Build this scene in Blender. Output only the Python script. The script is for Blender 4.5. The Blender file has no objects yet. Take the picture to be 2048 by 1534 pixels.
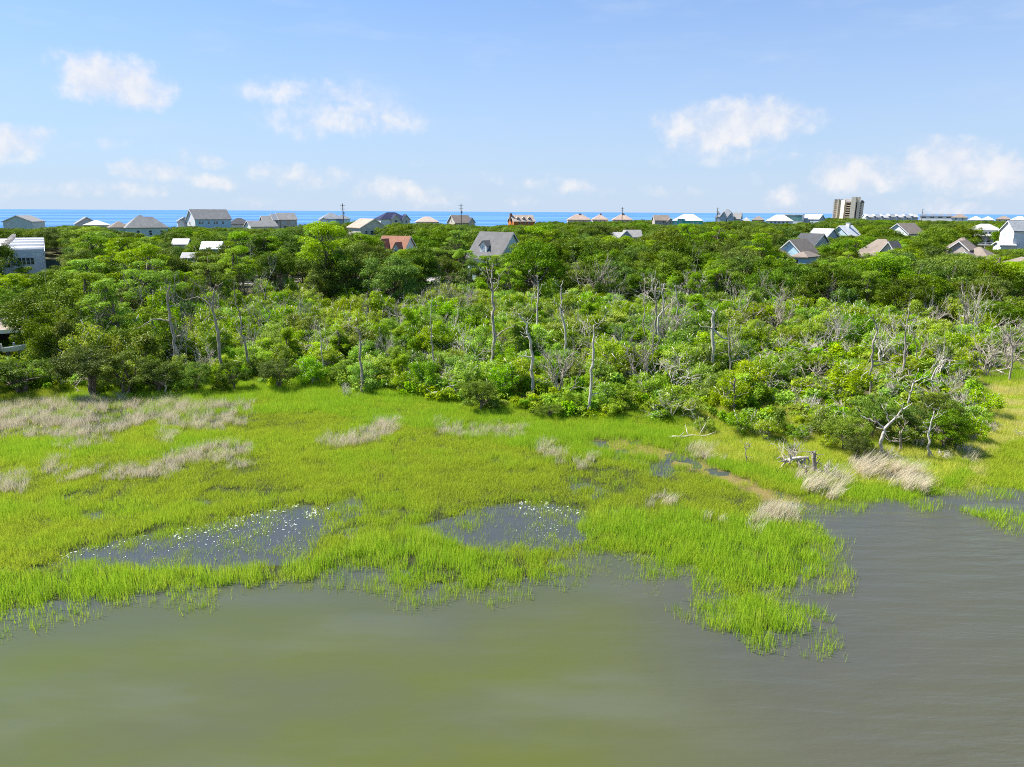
import bpy, math, random
import numpy as np
from mathutils import Vector, Matrix

random.seed(7)
RNG = np.random.default_rng(7)
SC = bpy.context.scene
COL = SC.collection
rad = math.radians

# ------------------------------------------------------------------ camera
CAM_H, PITCH, ROLL, FPX, CX, CY = 18.0, 14.13, 0.31, 1365.0, 1024.0, 767.0
cam_data = bpy.data.cameras.new("camera")
cam_data.sensor_width = 36.0
cam_data.lens = FPX / 2048.0 * 36.0
cam_data.clip_start = 0.5
cam_data.clip_end = 90000.0
cam = bpy.data.objects.new("camera", cam_data)
COL.objects.link(cam)
MCAM = Matrix.Translation((0, 0, CAM_H)) @ Matrix.Rotation(rad(90 - PITCH), 4, 'X') @ Matrix.Rotation(rad(ROLL), 4, 'Z')
cam.matrix_world = MCAM
SC.camera = cam
RC = np.array(MCAM.to_3x3())

# ------------------------------------------------------------------ sun, sky, exposure
SUN_AZ, SUN_EL = -72.0, 53.0            # degrees; azimuth clockwise from +Y
SKY_STRENGTH = 0.10
EXPOSURE = 1.0
sd = Vector((math.sin(rad(SUN_AZ)) * math.cos(rad(SUN_EL)), math.cos(rad(SUN_AZ)) * math.cos(rad(SUN_EL)), math.sin(rad(SUN_EL))))
sun_data = bpy.data.lights.new("sun", 'SUN')
sun_data.energy = 4.8
sun_data.angle = rad(0.53)
sun_data.color = (1.0, 0.955, 0.88)
sun = bpy.data.objects.new("sun", sun_data)
sun.rotation_euler = sd.to_track_quat('Z', 'Y').to_euler()
COL.objects.link(sun)

SC.view_settings.view_transform = 'Standard'
SC.view_settings.look = 'None'
SC.view_settings.gamma = 1.0
SC.view_settings.use_curve_mapping = False
SC.view_settings.exposure = EXPOSURE
SC.render.engine = 'CYCLES'
SC.cycles.filter_width = 1.0
SC.cycles.use_denoising = False
SC.cycles.sample_clamp_indirect = 4.0
SC.cycles.max_bounces = 5
SC.cycles.diffuse_bounces = 3
SC.cycles.glossy_bounces = 2
SC.cycles.transmission_bounces = 4
SC.cycles.transparent_max_bounces = 4
SC.cycles.caustics_reflective = False
SC.cycles.caustics_refractive = False

def ray_dir(x, y):
    v = RC @ np.array([(x - CX) / FPX, -(y - CY) / FPX, -1.0])
    return v / np.linalg.norm(v)

def P(x, y, D):
    """world point on the sight line of a photo position at forward distance D"""
    v = ray_dir(x, y)
    t = D / v[1]
    return np.array([v[0] * t, D, CAM_H + v[2] * t])

def G(x, y, z=0.0):
    """world ground point under a photo position"""
    v = ray_dir(x, y)
    t = (z - CAM_H) / v[2]
    return np.array([v[0] * t, v[1] * t, z])

def proj(X, Y, Z):
    """world arrays -> photo positions"""
    p = np.stack([np.asarray(X, float), np.asarray(Y, float), np.asarray(Z, float) - CAM_H], -1) @ RC
    w = np.where(p[..., 2] < -0.5, -p[..., 2], 0.5)
    return CX + FPX * p[..., 0] / w, CY - FPX * p[..., 1] / w

class NT:
    """tiny helper round a node tree"""
    def __init__(s, tree):
        s.t = tree; tree.nodes.clear()
    def n(s, kind, **kw):
        nd = s.t.nodes.new(kind)
        for k, v in kw.items(): setattr(nd, k, v)
        return nd
    def l(s, a, b): s.t.links.new(a, b)
    def put(s, sock, v):
        if hasattr(v, 'is_linked'): s.l(v, sock)
        else: sock.default_value = v
    def m(s, op, a, b=None, c=None, clamp=False):
        nd = s.n('ShaderNodeMath', operation=op, use_clamp=clamp)
        s.put(nd.inputs[0], a)
        if b is not None: s.put(nd.inputs[1], b)
        if c is not None: s.put(nd.inputs[2], c)
        return nd.outputs[0]
    def mix(s, f, a, b, mode='MIX'):
        nd = s.n('ShaderNodeMix', data_type='RGBA', blend_type=mode)
        s.put(nd.inputs[0], f)
        s.put(nd.inputs[6], a if hasattr(a, 'is_linked') else (*a, 1) if len(a) == 3 else a)
        s.put(nd.inputs[7], b if hasattr(b, 'is_linked') else (*b, 1) if len(b) == 3 else b)
        return nd.outputs[2]
    def ss(s, x, lo, hi, a=0.0, b=1.0):
        nd = s.n('ShaderNodeMapRange', interpolation_type='SMOOTHSTEP')
        s.put(nd.inputs[0], x)
        for i, v in enumerate((lo, hi, a, b)): nd.inputs[i + 1].default_value = v
        return nd.outputs[0]
    def noise(s, vec, scale, detail=4, rough=0.55, out=0, **kw):
        nd = s.n('ShaderNodeTexNoise', **kw)
        if vec is not None: s.l(vec, nd.inputs['Vector'])
        nd.inputs['Scale'].default_value = scale
        nd.inputs['Detail'].default_value = detail
        nd.inputs['Roughness'].default_value = rough
        return nd.outputs[out]
    def mapping(s, vec, scale=(1, 1, 1), rot=(0, 0, 0), loc=(0, 0, 0)):
        nd = s.n('ShaderNodeMapping')
        s.l(vec, nd.inputs[0])
        nd.inputs['Scale'].default_value = scale; nd.inputs['Rotation'].default_value = rot; nd.inputs['Location'].default_value = loc
        return nd.outputs[0]

def azel(x, y):
    v = ray_dir(x, y)
    return math.degrees(math.atan2(v[0], v[1])), math.degrees(math.asin(v[2]))

def make_world():
    w = bpy.data.worlds.new("World"); SC.world = w; w.use_nodes = True
    T = NT(w.node_tree)
    sky = T.n('ShaderNodeTexSky', sky_type='NISHITA', sun_disc=False)
    sky.sun_elevation = rad(SUN_EL); sky.sun_rotation = rad(SUN_AZ % 360)
    sky.altitude = 0; sky.air_density = 1.0; sky.dust_density = 0.6; sky.ozone_density = 1.5
    tc = T.n('ShaderNodeTexCoord')
    sep = T.n('ShaderNodeSeparateXYZ'); T.l(tc.outputs['Generated'], sep.inputs[0])
    X, Y, Z = sep.outputs
    el = T.m('MULTIPLY', T.m('ARCSINE', Z), 57.2958)
    az = T.m('MULTIPLY', T.m('ARCTAN2', X, Y), 57.2958)
    az = T.m('SUBTRACT', T.m('FLOORED_MODULO', T.m('ADD', az, 45.0), 90.0), 45.0)   # the same cloud bank goes on all round
    dirv = tc.outputs['Generated']
    n1 = T.noise(dirv, 30.0, 9, 0.60)
    nw = T.noise(dirv, 11.0, 6, 0.62, out=1)
    wob = T.n('ShaderNodeSeparateColor'); T.l(nw, wob.inputs[0])
    azw = T.m('ADD', az, T.m('MULTIPLY_ADD', wob.outputs[0], 7.0, -3.5))
    elw = T.m('ADD', el, T.m('MULTIPLY_ADD', wob.outputs[1], 3.0, -1.5))
    # photo x, y of centre, half width, half height up, half height down, opacity
    clouds = [(235, 170, 80, 50, 40, .95), (180, 180, 50, 20, 25, .6), (320, 165, 30, 15, 15, .4),
              (640, 185, 130, 28, 30, .55), (690, 240, 140, 40, 40, .50), (770, 245, 60, 25, 28, .5),
              (1480, 245, 130, 42, 40, .9), (1400, 265, 70, 25, 45, .7), (1570, 240, 70, 25, 25, .55), (1430, 300, 110, 25, 25, .4),
              (1885, 330, 80, 44, 45, .95), (2010, 340, 55, 26, 40, .9), (1715, 350, 75, 38, 40, .85), (1650, 360, 40, 15, 20, .5),
              (1580, 397, 40, 20, 20, .7), (1900, 415, 60, 18, 15, .6), (20, 285, 55, 28, 30, .8), (225, 290, 30, 14, 12, .4), (130, 295, 20, 10, 9, .4),
              (305, 350, 48, 22, 18, .6), (410, 370, 42, 20, 18, .65), (590, 355, 90, 26, 24, .6), (390, 318, 45, 18, 18, .4),
              (180, 388, 36, 18, 14, .6), (265, 386, 36, 16, 14, .55), (40, 383, 50, 14, 14, .5), (815, 385, 100, 22, 26, .6), (745, 375, 30, 24, 18, .45),
              (1150, 387, 60, 20, 14, .6), (1080, 368, 50, 15, 14, .4), (1345, 378, 50, 16, 14, .35), (990, 352, 40, 14, 14, .3), (820, 325, 25, 12, 9, .3),
              (1500, 365, 35, 15, 12, .3), (1555, 322, 30, 12, 10, .35), (510, 410, 50, 10, 10, .4), (1040, 403, 30, 18, 14, .35), (490, 335, 40, 16, 14, .25)]
    M = None
    for (x, y, hw, hu, hd, op) in clouds:
        a, e = azel(x, y)
        k = 57.3 / FPX
        dx = T.m('MULTIPLY', T.m('SUBTRACT', azw, a), 1 / (hw * k * 1.35))
        dz = T.m('SUBTRACT', elw, e)
        up = T.m('MAXIMUM', T.m('MULTIPLY', dz, 1 / (hu * k * 1.2)), T.m('MULTIPLY', dz, -1 / (hd * k * 1.2)))
        q = T.m('MULTIPLY_ADD', dx, dx, T.m('MULTIPLY', up, up))
        m = T.m('MULTIPLY', T.m('SUBTRACT', 1.0, q, clamp=True), op)
        M = m if M is None else T.m('MAXIMUM', M, m)
    gate = T.m('MULTIPLY', M, 3.0, clamp=True)
    dens = T.m('MULTIPLY_ADD', T.m('MULTIPLY', T.m('SUBTRACT', n1, 0.5), 1.7), gate, M)
    alpha = T.ss(dens, 0.04, 0.92)
    # thin high streaks
    st = T.noise(T.mapping(dirv, (3, 3, 14), (0.15, 0.1, 0)), 2.2, 5, 0.6)
    streak = T.m('MULTIPLY', T.ss(st, 0.48, 0.78), 0.30)
    # pale band low over the sea: the thick air there
    hz = T.m('POWER', T.m('SUBTRACT', 1.0, T.m('DIVIDE', T.m('MAXIMUM', el, 0.0), 27.0), clamp=True), 1.05)
    S = 1.0 / SKY_STRENGTH / 2 ** EXPOSURE
    c0 = T.mix(1.0, sky.outputs[0], tuple(c * 2 ** (0.6 - EXPOSURE) for c in (0.335, 0.765, 1.22)), 'MULTIPLY')
    c1 = T.mix(T.m('MULTIPLY', hz, 0.92), c0, (0.64 * S, 0.752 * S, 0.925 * S))
    c2 = T.mix(streak, c1, (0.62 * S, 0.75 * S, 0.94 * S))
    shade = T.ss(n1, 0.35, 0.7)
    cl = T.mix(shade, (0.74 * S, 0.80 * S, 0.93 * S), (0.93 * S, 0.93 * S, 0.95 * S))
    c3 = T.mix(T.m('MULTIPLY', alpha, 0.90), c2, cl)
    bg = T.n('ShaderNodeBackground'); T.l(c3, bg.inputs[0]); bg.inputs[1].default_value = SKY_STRENGTH
    out = T.n('ShaderNodeOutputWorld'); T.l(bg.outputs[0], out.inputs[0])
    w.cycles.sampling_method = 'MANUAL'
    w.cycles.sample_map_resolution = 512
make_world()

# ------------------------------------------------------------------ mesh helpers
def np_mesh(name, verts, faces, k, attrs=None, mat=None, smooth=False):
    """verts (n,3), faces (m,k) -> mesh"""
    me = bpy.data.meshes.new(name)
    verts = np.asarray(verts, np.float32); faces = np.asarray(faces, np.int32)
    me.vertices.add(len(verts)); me.vertices.foreach_set('co', verts.ravel())
    me.loops.add(faces.size); me.loops.foreach_set('vertex_index', faces.ravel())
    me.polygons.add(len(faces))
    me.polygons.foreach_set('loop_start', np.arange(0, faces.size, k, dtype=np.int32))
    me.polygons.foreach_set('loop_total', np.full(len(faces), k, np.int32))
    if smooth: me.polygons.foreach_set('use_smooth', np.ones(len(faces), bool))
    for a, v in (attrs or {}).items():
        at = me.attributes.new(a, 'FLOAT', 'POINT'); at.data.foreach_set('value', np.asarray(v, np.float32))
    me.update(calc_edges=True)
    if mat: me.materials.append(mat)
    return me

class MB:
    def __init__(s): s.v = []; s.f = []
    def poly(s, vs, fs):
        o = len(s.v); s.v += [tuple(float(c) for c in p) for p in vs]; s.f += [tuple(i + o for i in f) for f in fs]; return s
    def box(s, x0, x1, y0, y1, z0, z1):
        return s.poly([(x0, y0, z0), (x1, y0, z0), (x1, y1, z0), (x0, y1, z0), (x0, y0, z1), (x1, y0, z1), (x1, y1, z1), (x0, y1, z1)],
                      [(3, 2, 1, 0), (4, 5, 6, 7), (0, 1, 5, 4), (1, 2, 6, 5), (2, 3, 7, 6), (3, 0, 4, 7)])
    def extrude(s, prof, axis, a, b):
        """closed 2-D profile (u, z) run along x or y from a to b"""
        n = len(prof)
        mk = (lambda u, z, t: (t, u, z)) if axis == 'x' else (lambda u, z, t: (u, t, z))
        vs = [mk(u, z, a) for u, z in prof] + [mk(u, z, b) for u, z in prof]
        fs = [tuple(range(n - 1, -1, -1)), tuple(range(n, 2 * n))] + [(i, (i + 1) % n, n + (i + 1) % n, n + i) for i in range(n)]
        if axis == 'y': fs = [tuple(reversed(f)) for f in fs]
        return s.poly(vs, fs)
    def tube(s, pts, rs, n=6):
        pts = [np.asarray(p, float) for p in pts]; o = len(s.v); m = len(pts)
        for i, p in enumerate(pts):
            d = pts[min(i + 1, m - 1)] - pts[max(i - 1, 0)]; d = d / (np.linalg.norm(d) + 1e-9)
            a = np.cross(d, (0.13, 0.97, 0.21)); a /= np.linalg.norm(a) + 1e-9; b = np.cross(d, a)
            for j in range(n):
                t = 2 * math.pi * j / n
                s.v.append(tuple(p + (a * math.cos(t) + b * math.sin(t)) * rs[i]))
        for i in range(m - 1):
            for j in range(n):
                k = (j + 1) % n
                s.f.append((o + i * n + j, o + i * n + k, o + (i + 1) * n + k, o + (i + 1) * n + j))
        s.f.append(tuple(o + j for j in range(n - 1, -1, -1))); s.f.append(tuple(o + (m - 1) * n + j for j in range(n)))
        return s
    def mesh(s, name, mat=None, smooth=False):
        me = bpy.data.meshes.new(name); me.from_pydata(s.v, [], s.f)
        if smooth: me.polygons.foreach_set('use_smooth', np.ones(len(me.polygons), bool))
        me.update()
        if mat: me.materials.append(mat)
        return me

def put(name, me, parent=None, loc=None, rz=0.0, scale=None):
    o = bpy.data.objects.new(name, me); COL.objects.link(o)
    if parent is not None: o.parent = parent
    if loc is not None: o.location = loc
    if rz: o.rotation_euler = (0, 0, rz)
    if scale is not None: o.scale = scale
    return o

def tag(o, label=None, cat=None, group=None, kind=None):
    for k, v in (('label', label), ('category', cat), ('group', group), ('kind', kind)):
        if v: o[k] = v
    return o

def thing(name, label, cat, loc, rz=0.0, group=None, scale=None):
    return tag(put(name, None, None, loc, rz, scale), label, cat, group)

# ------------------------------------------------------------------ materials
def new_mat(name):
    m = bpy.data.materials.new(name); m.use_nodes = True
    return m, NT(m.node_tree)

def out(T, sh):
    o = T.n('ShaderNodeOutputMaterial'); T.l(sh, o.inputs[0])

def leaf_mat(name, dark, light, hue=0.02, val=0.28, trans=0.35, instancer=False):
    m, T = new_mat(name)
    at = T.n('ShaderNodeAttribute', attribute_name='tint')
    oi = T.n('ShaderNodeObjectInfo')
    c = T.mix(at.outputs['Fac'], dark, light)
    hs = T.n('ShaderNodeHueSaturation'); T.l(c, hs.inputs['Color'])
    T.l(T.m('MULTIPLY_ADD', oi.outputs['Random'], 2 * hue, 0.494 - hue), hs.inputs['Hue'])
    r2 = T.m('FRACT', T.m('MULTIPLY', oi.outputs['Random'], 7.31))
    T.l(T.m('MULTIPLY_ADD', r2, 2 * val, 1 - val), hs.inputs['Value'])
    r3 = T.m('FRACT', T.m('MULTIPLY', oi.outputs['Random'], 13.7))
    T.l(T.m('MULTIPLY_ADD', r3, 0.22, 0.94), hs.inputs['Saturation'])
    d = T.n('ShaderNodeBsdfDiffuse'); T.l(hs.outputs[0], d.inputs[0])
    tr = T.n('ShaderNodeBsdfTranslucent')
    T.l(T.mix(1.0, hs.outputs[0], (1.25, 1.15, 0.55), 'MULTIPLY'), tr.inputs[0])
    mx = T.n('ShaderNodeMixShader'); mx.inputs[0].default_value = trans
    T.l(d.outputs[0], mx.inputs[1]); T.l(tr.outputs[0], mx.inputs[2])
    g = T.n('ShaderNodeBsdfGlossy'); g.inputs['Roughness'].default_value = 0.45; g.inputs[0].default_value = (1, 1, 1, 1)
    m2 = T.n('ShaderNodeMixShader'); m2.inputs[0].default_value = 0.012
    T.l(mx.outputs[0], m2.inputs[1]); T.l(g.outputs[0], m2.inputs[2])
    out(T, m2.outputs[0])
    return m

def rough_mat(name, c1, c2, scale=6.0, rough=0.85, stretch=(1, 1, 1), bump=0.3, coord='Object', spec=0.25):
    m, T = new_mat(name)
    tc = T.n('ShaderNodeTexCoord')
    v = T.mapping(tc.outputs[coord], stretch)
    f = T.noise(v, scale, 6, 0.62)
    p = T.n('ShaderNodeBsdfPrincipled')
    T.l(T.mix(T.ss(f, 0.3, 0.7), c1, c2), p.inputs['Base Color'])
    p.inputs['Roughness'].default_value = rough; p.inputs['Specular IOR Level'].default_value = spec
    if bump:
        b = T.n('ShaderNodeBump'); b.inputs['Strength'].default_value = bump; b.inputs['Distance'].default_value = 0.05
        T.l(f, b.inputs['Height']); T.l(b.outputs[0], p.inputs['Normal'])
    out(T, p.outputs[0])
    return m

def siding_mat(name, col, step=0.2):
    """lap siding: faint weathering and fine horizontal laps"""
    m, T = new_mat(name)
    tc = T.n('ShaderNodeTexCoord')
    f = T.noise(tc.outputs['Object'], 0.9, 6, 0.65)
    sep = T.n('ShaderNodeSeparateXYZ'); T.l(tc.outputs['Object'], sep.inputs[0])
    lap = T.m('FRACT', T.m('DIVIDE', sep.outputs[2], step))
    p = T.n('ShaderNodeBsdfPrincipled')
    d = tuple(c * 0.82 for c in col)
    T.l(T.mix(T.ss(f, 0.35, 0.7), d, col), p.inputs['Base Color'])
    p.inputs['Roughness'].default_value = 0.7; p.inputs['Specular IOR Level'].default_value = 0.3
    b = T.n('ShaderNodeBump'); b.inputs['Strength'].default_value = 0.6; b.inputs['Distance'].default_value = 0.02
    T.l(lap, b.inputs['Height']); T.l(b.outputs[0], p.inputs['Normal'])
    out(T, p.outputs[0])
    return m

def roof_mat(name, col, rough=0.9):
    m, T = new_mat(name)
    tc = T.n('ShaderNodeTexCoord')
    f = T.noise(tc.outputs['Object'], 0.6, 6, 0.7)
    g = T.noise(T.mapping(tc.outputs['Object'], (1, 1, 3)), 5.0, 2, 0.5)
    p = T.n('ShaderNodeBsdfPrincipled')
    a = T.mix(T.ss(f, 0.3, 0.7), tuple(c * 0.80 for c in col), tuple(min(1, c * 1.12) for c in col))
    T.l(T.mix(T.m('MULTIPLY', T.ss(g, 0.4, 0.65), 0.25), a, tuple(c * 0.6 for c in col)), p.inputs['Base Color'])
    p.inputs['Roughness'].default_value = rough; p.inputs['Specular IOR Level'].default_value = 0.25
    out(T, p.outputs[0])
    return m

def plain_mat(name, col, rough=0.5, metal=0.0, spec=0.5):
    m, T = new_mat(name)
    tc = T.n('ShaderNodeTexCoord')
    f = T.noise(tc.outputs['Object'], 2.5, 4, 0.6)
    p = T.n('ShaderNodeBsdfPrincipled')
    T.l(T.mix(f, tuple(c * 0.85 for c in col), col), p.inputs['Base Color'])
    p.inputs['Roughness'].default_value = rough; p.inputs['Metallic'].default_value = metal; p.inputs['Specular IOR Level'].default_value = spec
    out(T, p.outputs[0])
    return m

MAT = {}
MAT['oak'] = leaf_mat('oak_leaves', (0.052, 0.105, 0.012), (0.205, 0.315, 0.030), 0.018, 0.36, 0.26)
MAT['scrub'] = leaf_mat('myrtle_leaves', (0.110, 0.215, 0.018), (0.430, 0.620, 0.062), 0.024, 0.30, 0.36)
MAT['pine'] = leaf_mat('pine_needles', (0.150, 0.290, 0.012), (0.330, 0.510, 0.028), 0.012, 0.22, 0.32)
MAT['cedar'] = leaf_mat('cedar_leaves', (0.095, 0.160, 0.016), (0.220, 0.310, 0.030), 0.015, 0.22, 0.36)
MAT['bark'] = rough_mat('bark', (0.10, 0.075, 0.055), (0.24, 0.195, 0.15), 5.0, 0.9, (1, 1, 0.25), 0.6)
MAT['deadwood'] = rough_mat('bleached_wood', (0.34, 0.29, 0.235), (0.72, 0.65, 0.55), 4.0, 0.85, (1, 1, 0.3), 0.5)
MAT['greywood'] = rough_mat('grey_bark', (0.20, 0.16, 0.125), (0.50, 0.43, 0.35), 4.0, 0.9, (1, 1, 0.25), 0.6)
MAT['twig'] = rough_mat('dead_twigs', (0.40, 0.34, 0.28), (0.68, 0.60, 0.50), 3.0, 0.9, (1, 1, 1), 0.0)

# ================================================================== the lie of the land
TREELINE = [(-900, 790), (0, 788), (100, 790), (250, 793), (330, 791), (500, 780), (640, 778), (720, 793), (860, 805), (905, 815), (950, 822), (1000, 828),
            (1100, 838), (1170, 845), (1250, 852), (1330, 858), (1450, 868), (1530, 878), (1600, 890), (1700, 905), (1860, 908), (1930, 880), (1985, 800), (2048, 788), (3000, 780)]
TLX, TLY = [p[0] for p in TREELINE], [p[1] for p in TREELINE]
def tl(px): return np.interp(px, TLX, TLY)
_tlq = np.linspace(-900, 3000, 391)
_tld = np.array([G(a, tl(a))[1] for a in _tlq])
def tree_dist(px): return np.interp(px, _tlq, _tld)

SHORE = [(-2600, 1900), (-700, 1380), (-250, 1300), (0, 1250), (60, 1238), (150, 1225), (240, 1215), (300, 1200), (400, 1190), (470, 1190), (560, 1185), (620, 1170), (700, 1160),
         (760, 1160), (770, 1180), (830, 1190), (950, 1190), (1050, 1175), (1120, 1165), (1140, 1150), (1130, 1130), (1180, 1115), (1250, 1125), (1330, 1140), (1390, 1155), (1420, 1185),
         (1405, 1230), (1430, 1270), (1470, 1295), (1540, 1300), (1600, 1285), (1650, 1270), (1640, 1245), (1590, 1215), (1560, 1190), (1600, 1180), (1640, 1160), (1675, 1130), (1660, 1090),
         (1625, 1050), (1625, 1022), (1700, 1015), (1800, 1008), (1900, 998), (1960, 988), (2048, 985), (2500, 970), (3600, 960)]
SHORE_W = np.array([G(x, y)[:2] for x, y in SHORE])
LAND_W = np.vstack([SHORE_W, [(1500, 90), (1500, 2500), (-1500, 2500), (-1500, 10)]])

def inside(poly, X, Y):
    poly = np.asarray(poly, float); r = np.zeros(np.shape(X), bool)
    for (x0, y0), (x1, y1) in zip(poly, np.roll(poly, -1, 0)):
        c = ((y0 > Y) != (y1 > Y))
        if y0 != y1:
            r ^= c & (X < (x1 - x0) * (Y - y0) / (y1 - y0) + x0)
    return r

def seg_dist(line, X, Y, closed=False):
    line = np.asarray(line, float); d = np.full(np.shape(X), 1e9)
    pairs = list(zip(line[:-1], line[1:])) + ([(line[-1], line[0])] if closed else [])
    for a, b in pairs:
        ab = b - a; L = ab @ ab + 1e-9
        t = np.clip(((X - a[0]) * ab[0] + (Y - a[1]) * ab[1]) / L, 0, 1)
        d = np.minimum(d, (X - a[0] - t * ab[0]) ** 2 + (Y - a[1] - t * ab[1]) ** 2)
    return np.sqrt(d)

def sstep(x, a, b):
    t = np.clip((np.asarray(x, float) - a) / (b - a), 0, 1); return t * t * (3 - 2 * t)

_ph = RNG.uniform(0, 6.28, (24,)); _dr = RNG.uniform(0, 6.28, (24,))
def wavy(X, Y, L):
    """cheap smooth noise, about -1..1, features of length L"""
    r = 0
    for i in range(8):
        k = 2 * math.pi / (L * (0.6 + 0.17 * i))
        r = r + np.sin(k * (X * math.cos(_dr[i] + L) + Y * math.sin(_dr[i] + L)) + _ph[i]) * np.cos(0.7 * k * (X * math.sin(_dr[i + 8]) - Y * math.cos(_dr[i + 8])) + _ph[i + 8])
    return r / 2.6

def W(poly): return np.array([G(x, y)[:2] for x, y in poly])
POOLS = [W(p) for p in (
    [(60, 1138), (110, 1112), (180, 1085), (300, 1062), (360, 1052), (450, 1032), (520, 1015), (590, 1003), (650, 1010), (672, 1040), (655, 1080), (630, 1120), (560, 1140), (450, 1150), (350, 1150), (240, 1148), (150, 1152)],
    [(770, 1050), (830, 1045), (880, 1030), (930, 1008), (1000, 1003), (1060, 1000), (1120, 1005), (1180, 1015), (1205, 1050), (1190, 1085), (1130, 1112), (1040, 1110), (960, 1118), (930, 1098), (850, 1080)],
    [(650, 1000), (690, 985), (735, 992), (735, 1015), (690, 1030), (655, 1030)],
    [(930, 1105), (1010, 1098), (1130, 1105), (1180, 1112), (1250, 1125), (1330, 1140), (1390, 1160), (1300, 1165), (1180, 1140), (1135, 1128), (1060, 1115)])]
CHANNEL = W([(1165, 884), (1250, 879), (1330, 897), (1420, 932), (1500, 962), (1560, 985), (1622, 1012), (1600, 1030), (1535, 1008), (1470, 978), (1400, 948), (1310, 918), (1215, 903)])
SPARSE = [(W([(1110, 955), (1180, 935), (1260, 945), (1290, 985), (1230, 1010), (1140, 1000)]), .45), (W([(1150, 880), (1340, 885), (1420, 935), (1330, 960), (1200, 925)]), .40),
          (W([(380, 985), (520, 975), (600, 985), (500, 1010), (390, 1020)]), .55), (W([(640, 1030), (780, 1010), (860, 1040), (800, 1070), (680, 1085)]), .40), (W([(100, 990), (280, 985), (330, 1030), (160, 1050)]), .7),
          (W([(1200, 1010), (1290, 1030), (1230, 1050)]), .6)]
TALL = [W(p) for p in (
    [(-400, 1195), (0, 1162), (80, 1158), (200, 1152), (350, 1160), (500, 1150), (650, 1116), (720, 1094), (850, 1084), (925, 1098), (915, 1110), (860, 1122), (980, 1118), (1060, 1128), (1140, 1145), (1125, 1170), (950, 1200), (760, 1200), (620, 1180), (300, 1210), (0, 1270), (-400, 1350)],
    [(1180, 1100), (1200, 1045), (1290, 1030), (1400, 1045), (1610, 1025), (1640, 1060), (1680, 1130), (1600, 1190), (1430, 1180), (1330, 1130)],
    [(1395, 1175), (1570, 1180), (1665, 1262), (1660, 1285), (1540, 1315), (1425, 1290)])]
STRAW_PX = [
    ("broad belt of dead straw coloured grass along the left treeline edge", [(-120, 825), (0, 815), (80, 805), (180, 803), (300, 803), (400, 808), (508, 808), (508, 835), (490, 855), (420, 872), (330, 858), (290, 850), (230, 872), (238, 905), (150, 912), (110, 885), (60, 882), (-120, 885)], 1.0, 1.0, 0),
    ("long slanting band of pale dead grass below the broad straw belt", [(210, 958), (250, 940), (330, 935), (345, 910), (400, 905), (440, 893), (500, 895), (500, 915), (440, 932), (370, 937), (350, 957), (300, 962), (225, 967)], .95, .9, 0),
    ("dead grass patch lowest on the left rim of the marsh", [(-60, 965), (0, 958), (30, 945), (75, 975), (60, 990), (-60, 994)], .9, .9, 0),
    ("small pale tussock just below the right end of the slanting dead grass band", [(455, 930), (500, 925), (500, 942), (460, 944)], .9, .8, 0),
    ("bowl shaped patch of pale dead grass in the middle of the upper marsh", [(640, 880), (660, 872), (680, 887), (720, 872), (745, 850), (800, 843), (800, 866), (770, 882), (745, 892), (700, 902), (650, 902)], 1.0, .95, 0),
    ("thin wide patch of faded grass right of the bowl shaped straw patch", [(855, 843), (880, 845), (900, 858), (1000, 853), (1052, 865), (1050, 880), (960, 882), (890, 882)], .75, .8, 0),
    ("horseshoe of dry grass beside the brown tidal channel", [(1072, 893), (1120, 888), (1122, 918), (1160, 930), (1200, 918), (1196, 935), (1150, 943), (1100, 927), (1075, 915)], .75, .9, 0),
    ("small straw tuft inside green grass right of the bare pool", [(1290, 1012), (1345, 995), (1348, 1018), (1295, 1025)], .9, .9, .2),
    ("tall bleached reed clump on the tip of the grassy point", [(1490, 1050), (1530, 1025), (1590, 1015), (1592, 1042), (1540, 1070), (1500, 1073)], 1.0, 1.35, .25),
    ("faint dry tuft left of the tall bleached reed clump", [(1415, 1042), (1460, 1035), (1462, 1048), (1415, 1050)], .55, .9, .2),
    ("large windswept swathe of beige reed leaning down to the right shore", [(1700, 930), (1760, 925), (1840, 955), (1864, 985), (1825, 992), (1770, 968), (1720, 958)], 1.0, 1.5, .5),
    ("windswept pale reed patch below the two grey stumps", [(1575, 945), (1625, 965), (1680, 958), (1687, 990), (1650, 1002), (1605, 985)], .85, 1.3, .45),
    ("dry grass patch on the bank beside the fallen white log", [(1368, 893), (1440, 900), (1425, 930), (1390, 925)], .6, 1.0, .3),
    ("grey tuft group nearest the dead grass patch on the left rim", [(70, 950), (90, 930), (132, 922), (134, 950), (110, 960), (78, 958)], .8, .9, 0),
    ("long low grey tuft line left of the slanting dead grass band", [(120, 968), (160, 952), (205, 935), (207, 946), (150, 970), (126, 974)], .7, .8, 0),
    ("small grey tussock right under the broad straw belt", [(315, 892), (322, 868), (350, 870), (350, 895)], .8, .9, 0),
    ("dry tuft row beneath the fallen white log on the sandy rise", [(1900, 905), (1960, 915), (1950, 935), (1910, 925)], .5, .9, .2)]
STRAW = [W(s[1]) for s in STRAW_PX]
ISLET = W([(1925, 1020), (1990, 1026), (2060, 1035), (2110, 1050), (2030, 1056), (1960, 1043)])

def coast(X): return np.maximum(600 + 0.6 * np.asarray(X, float), 330)

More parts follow.
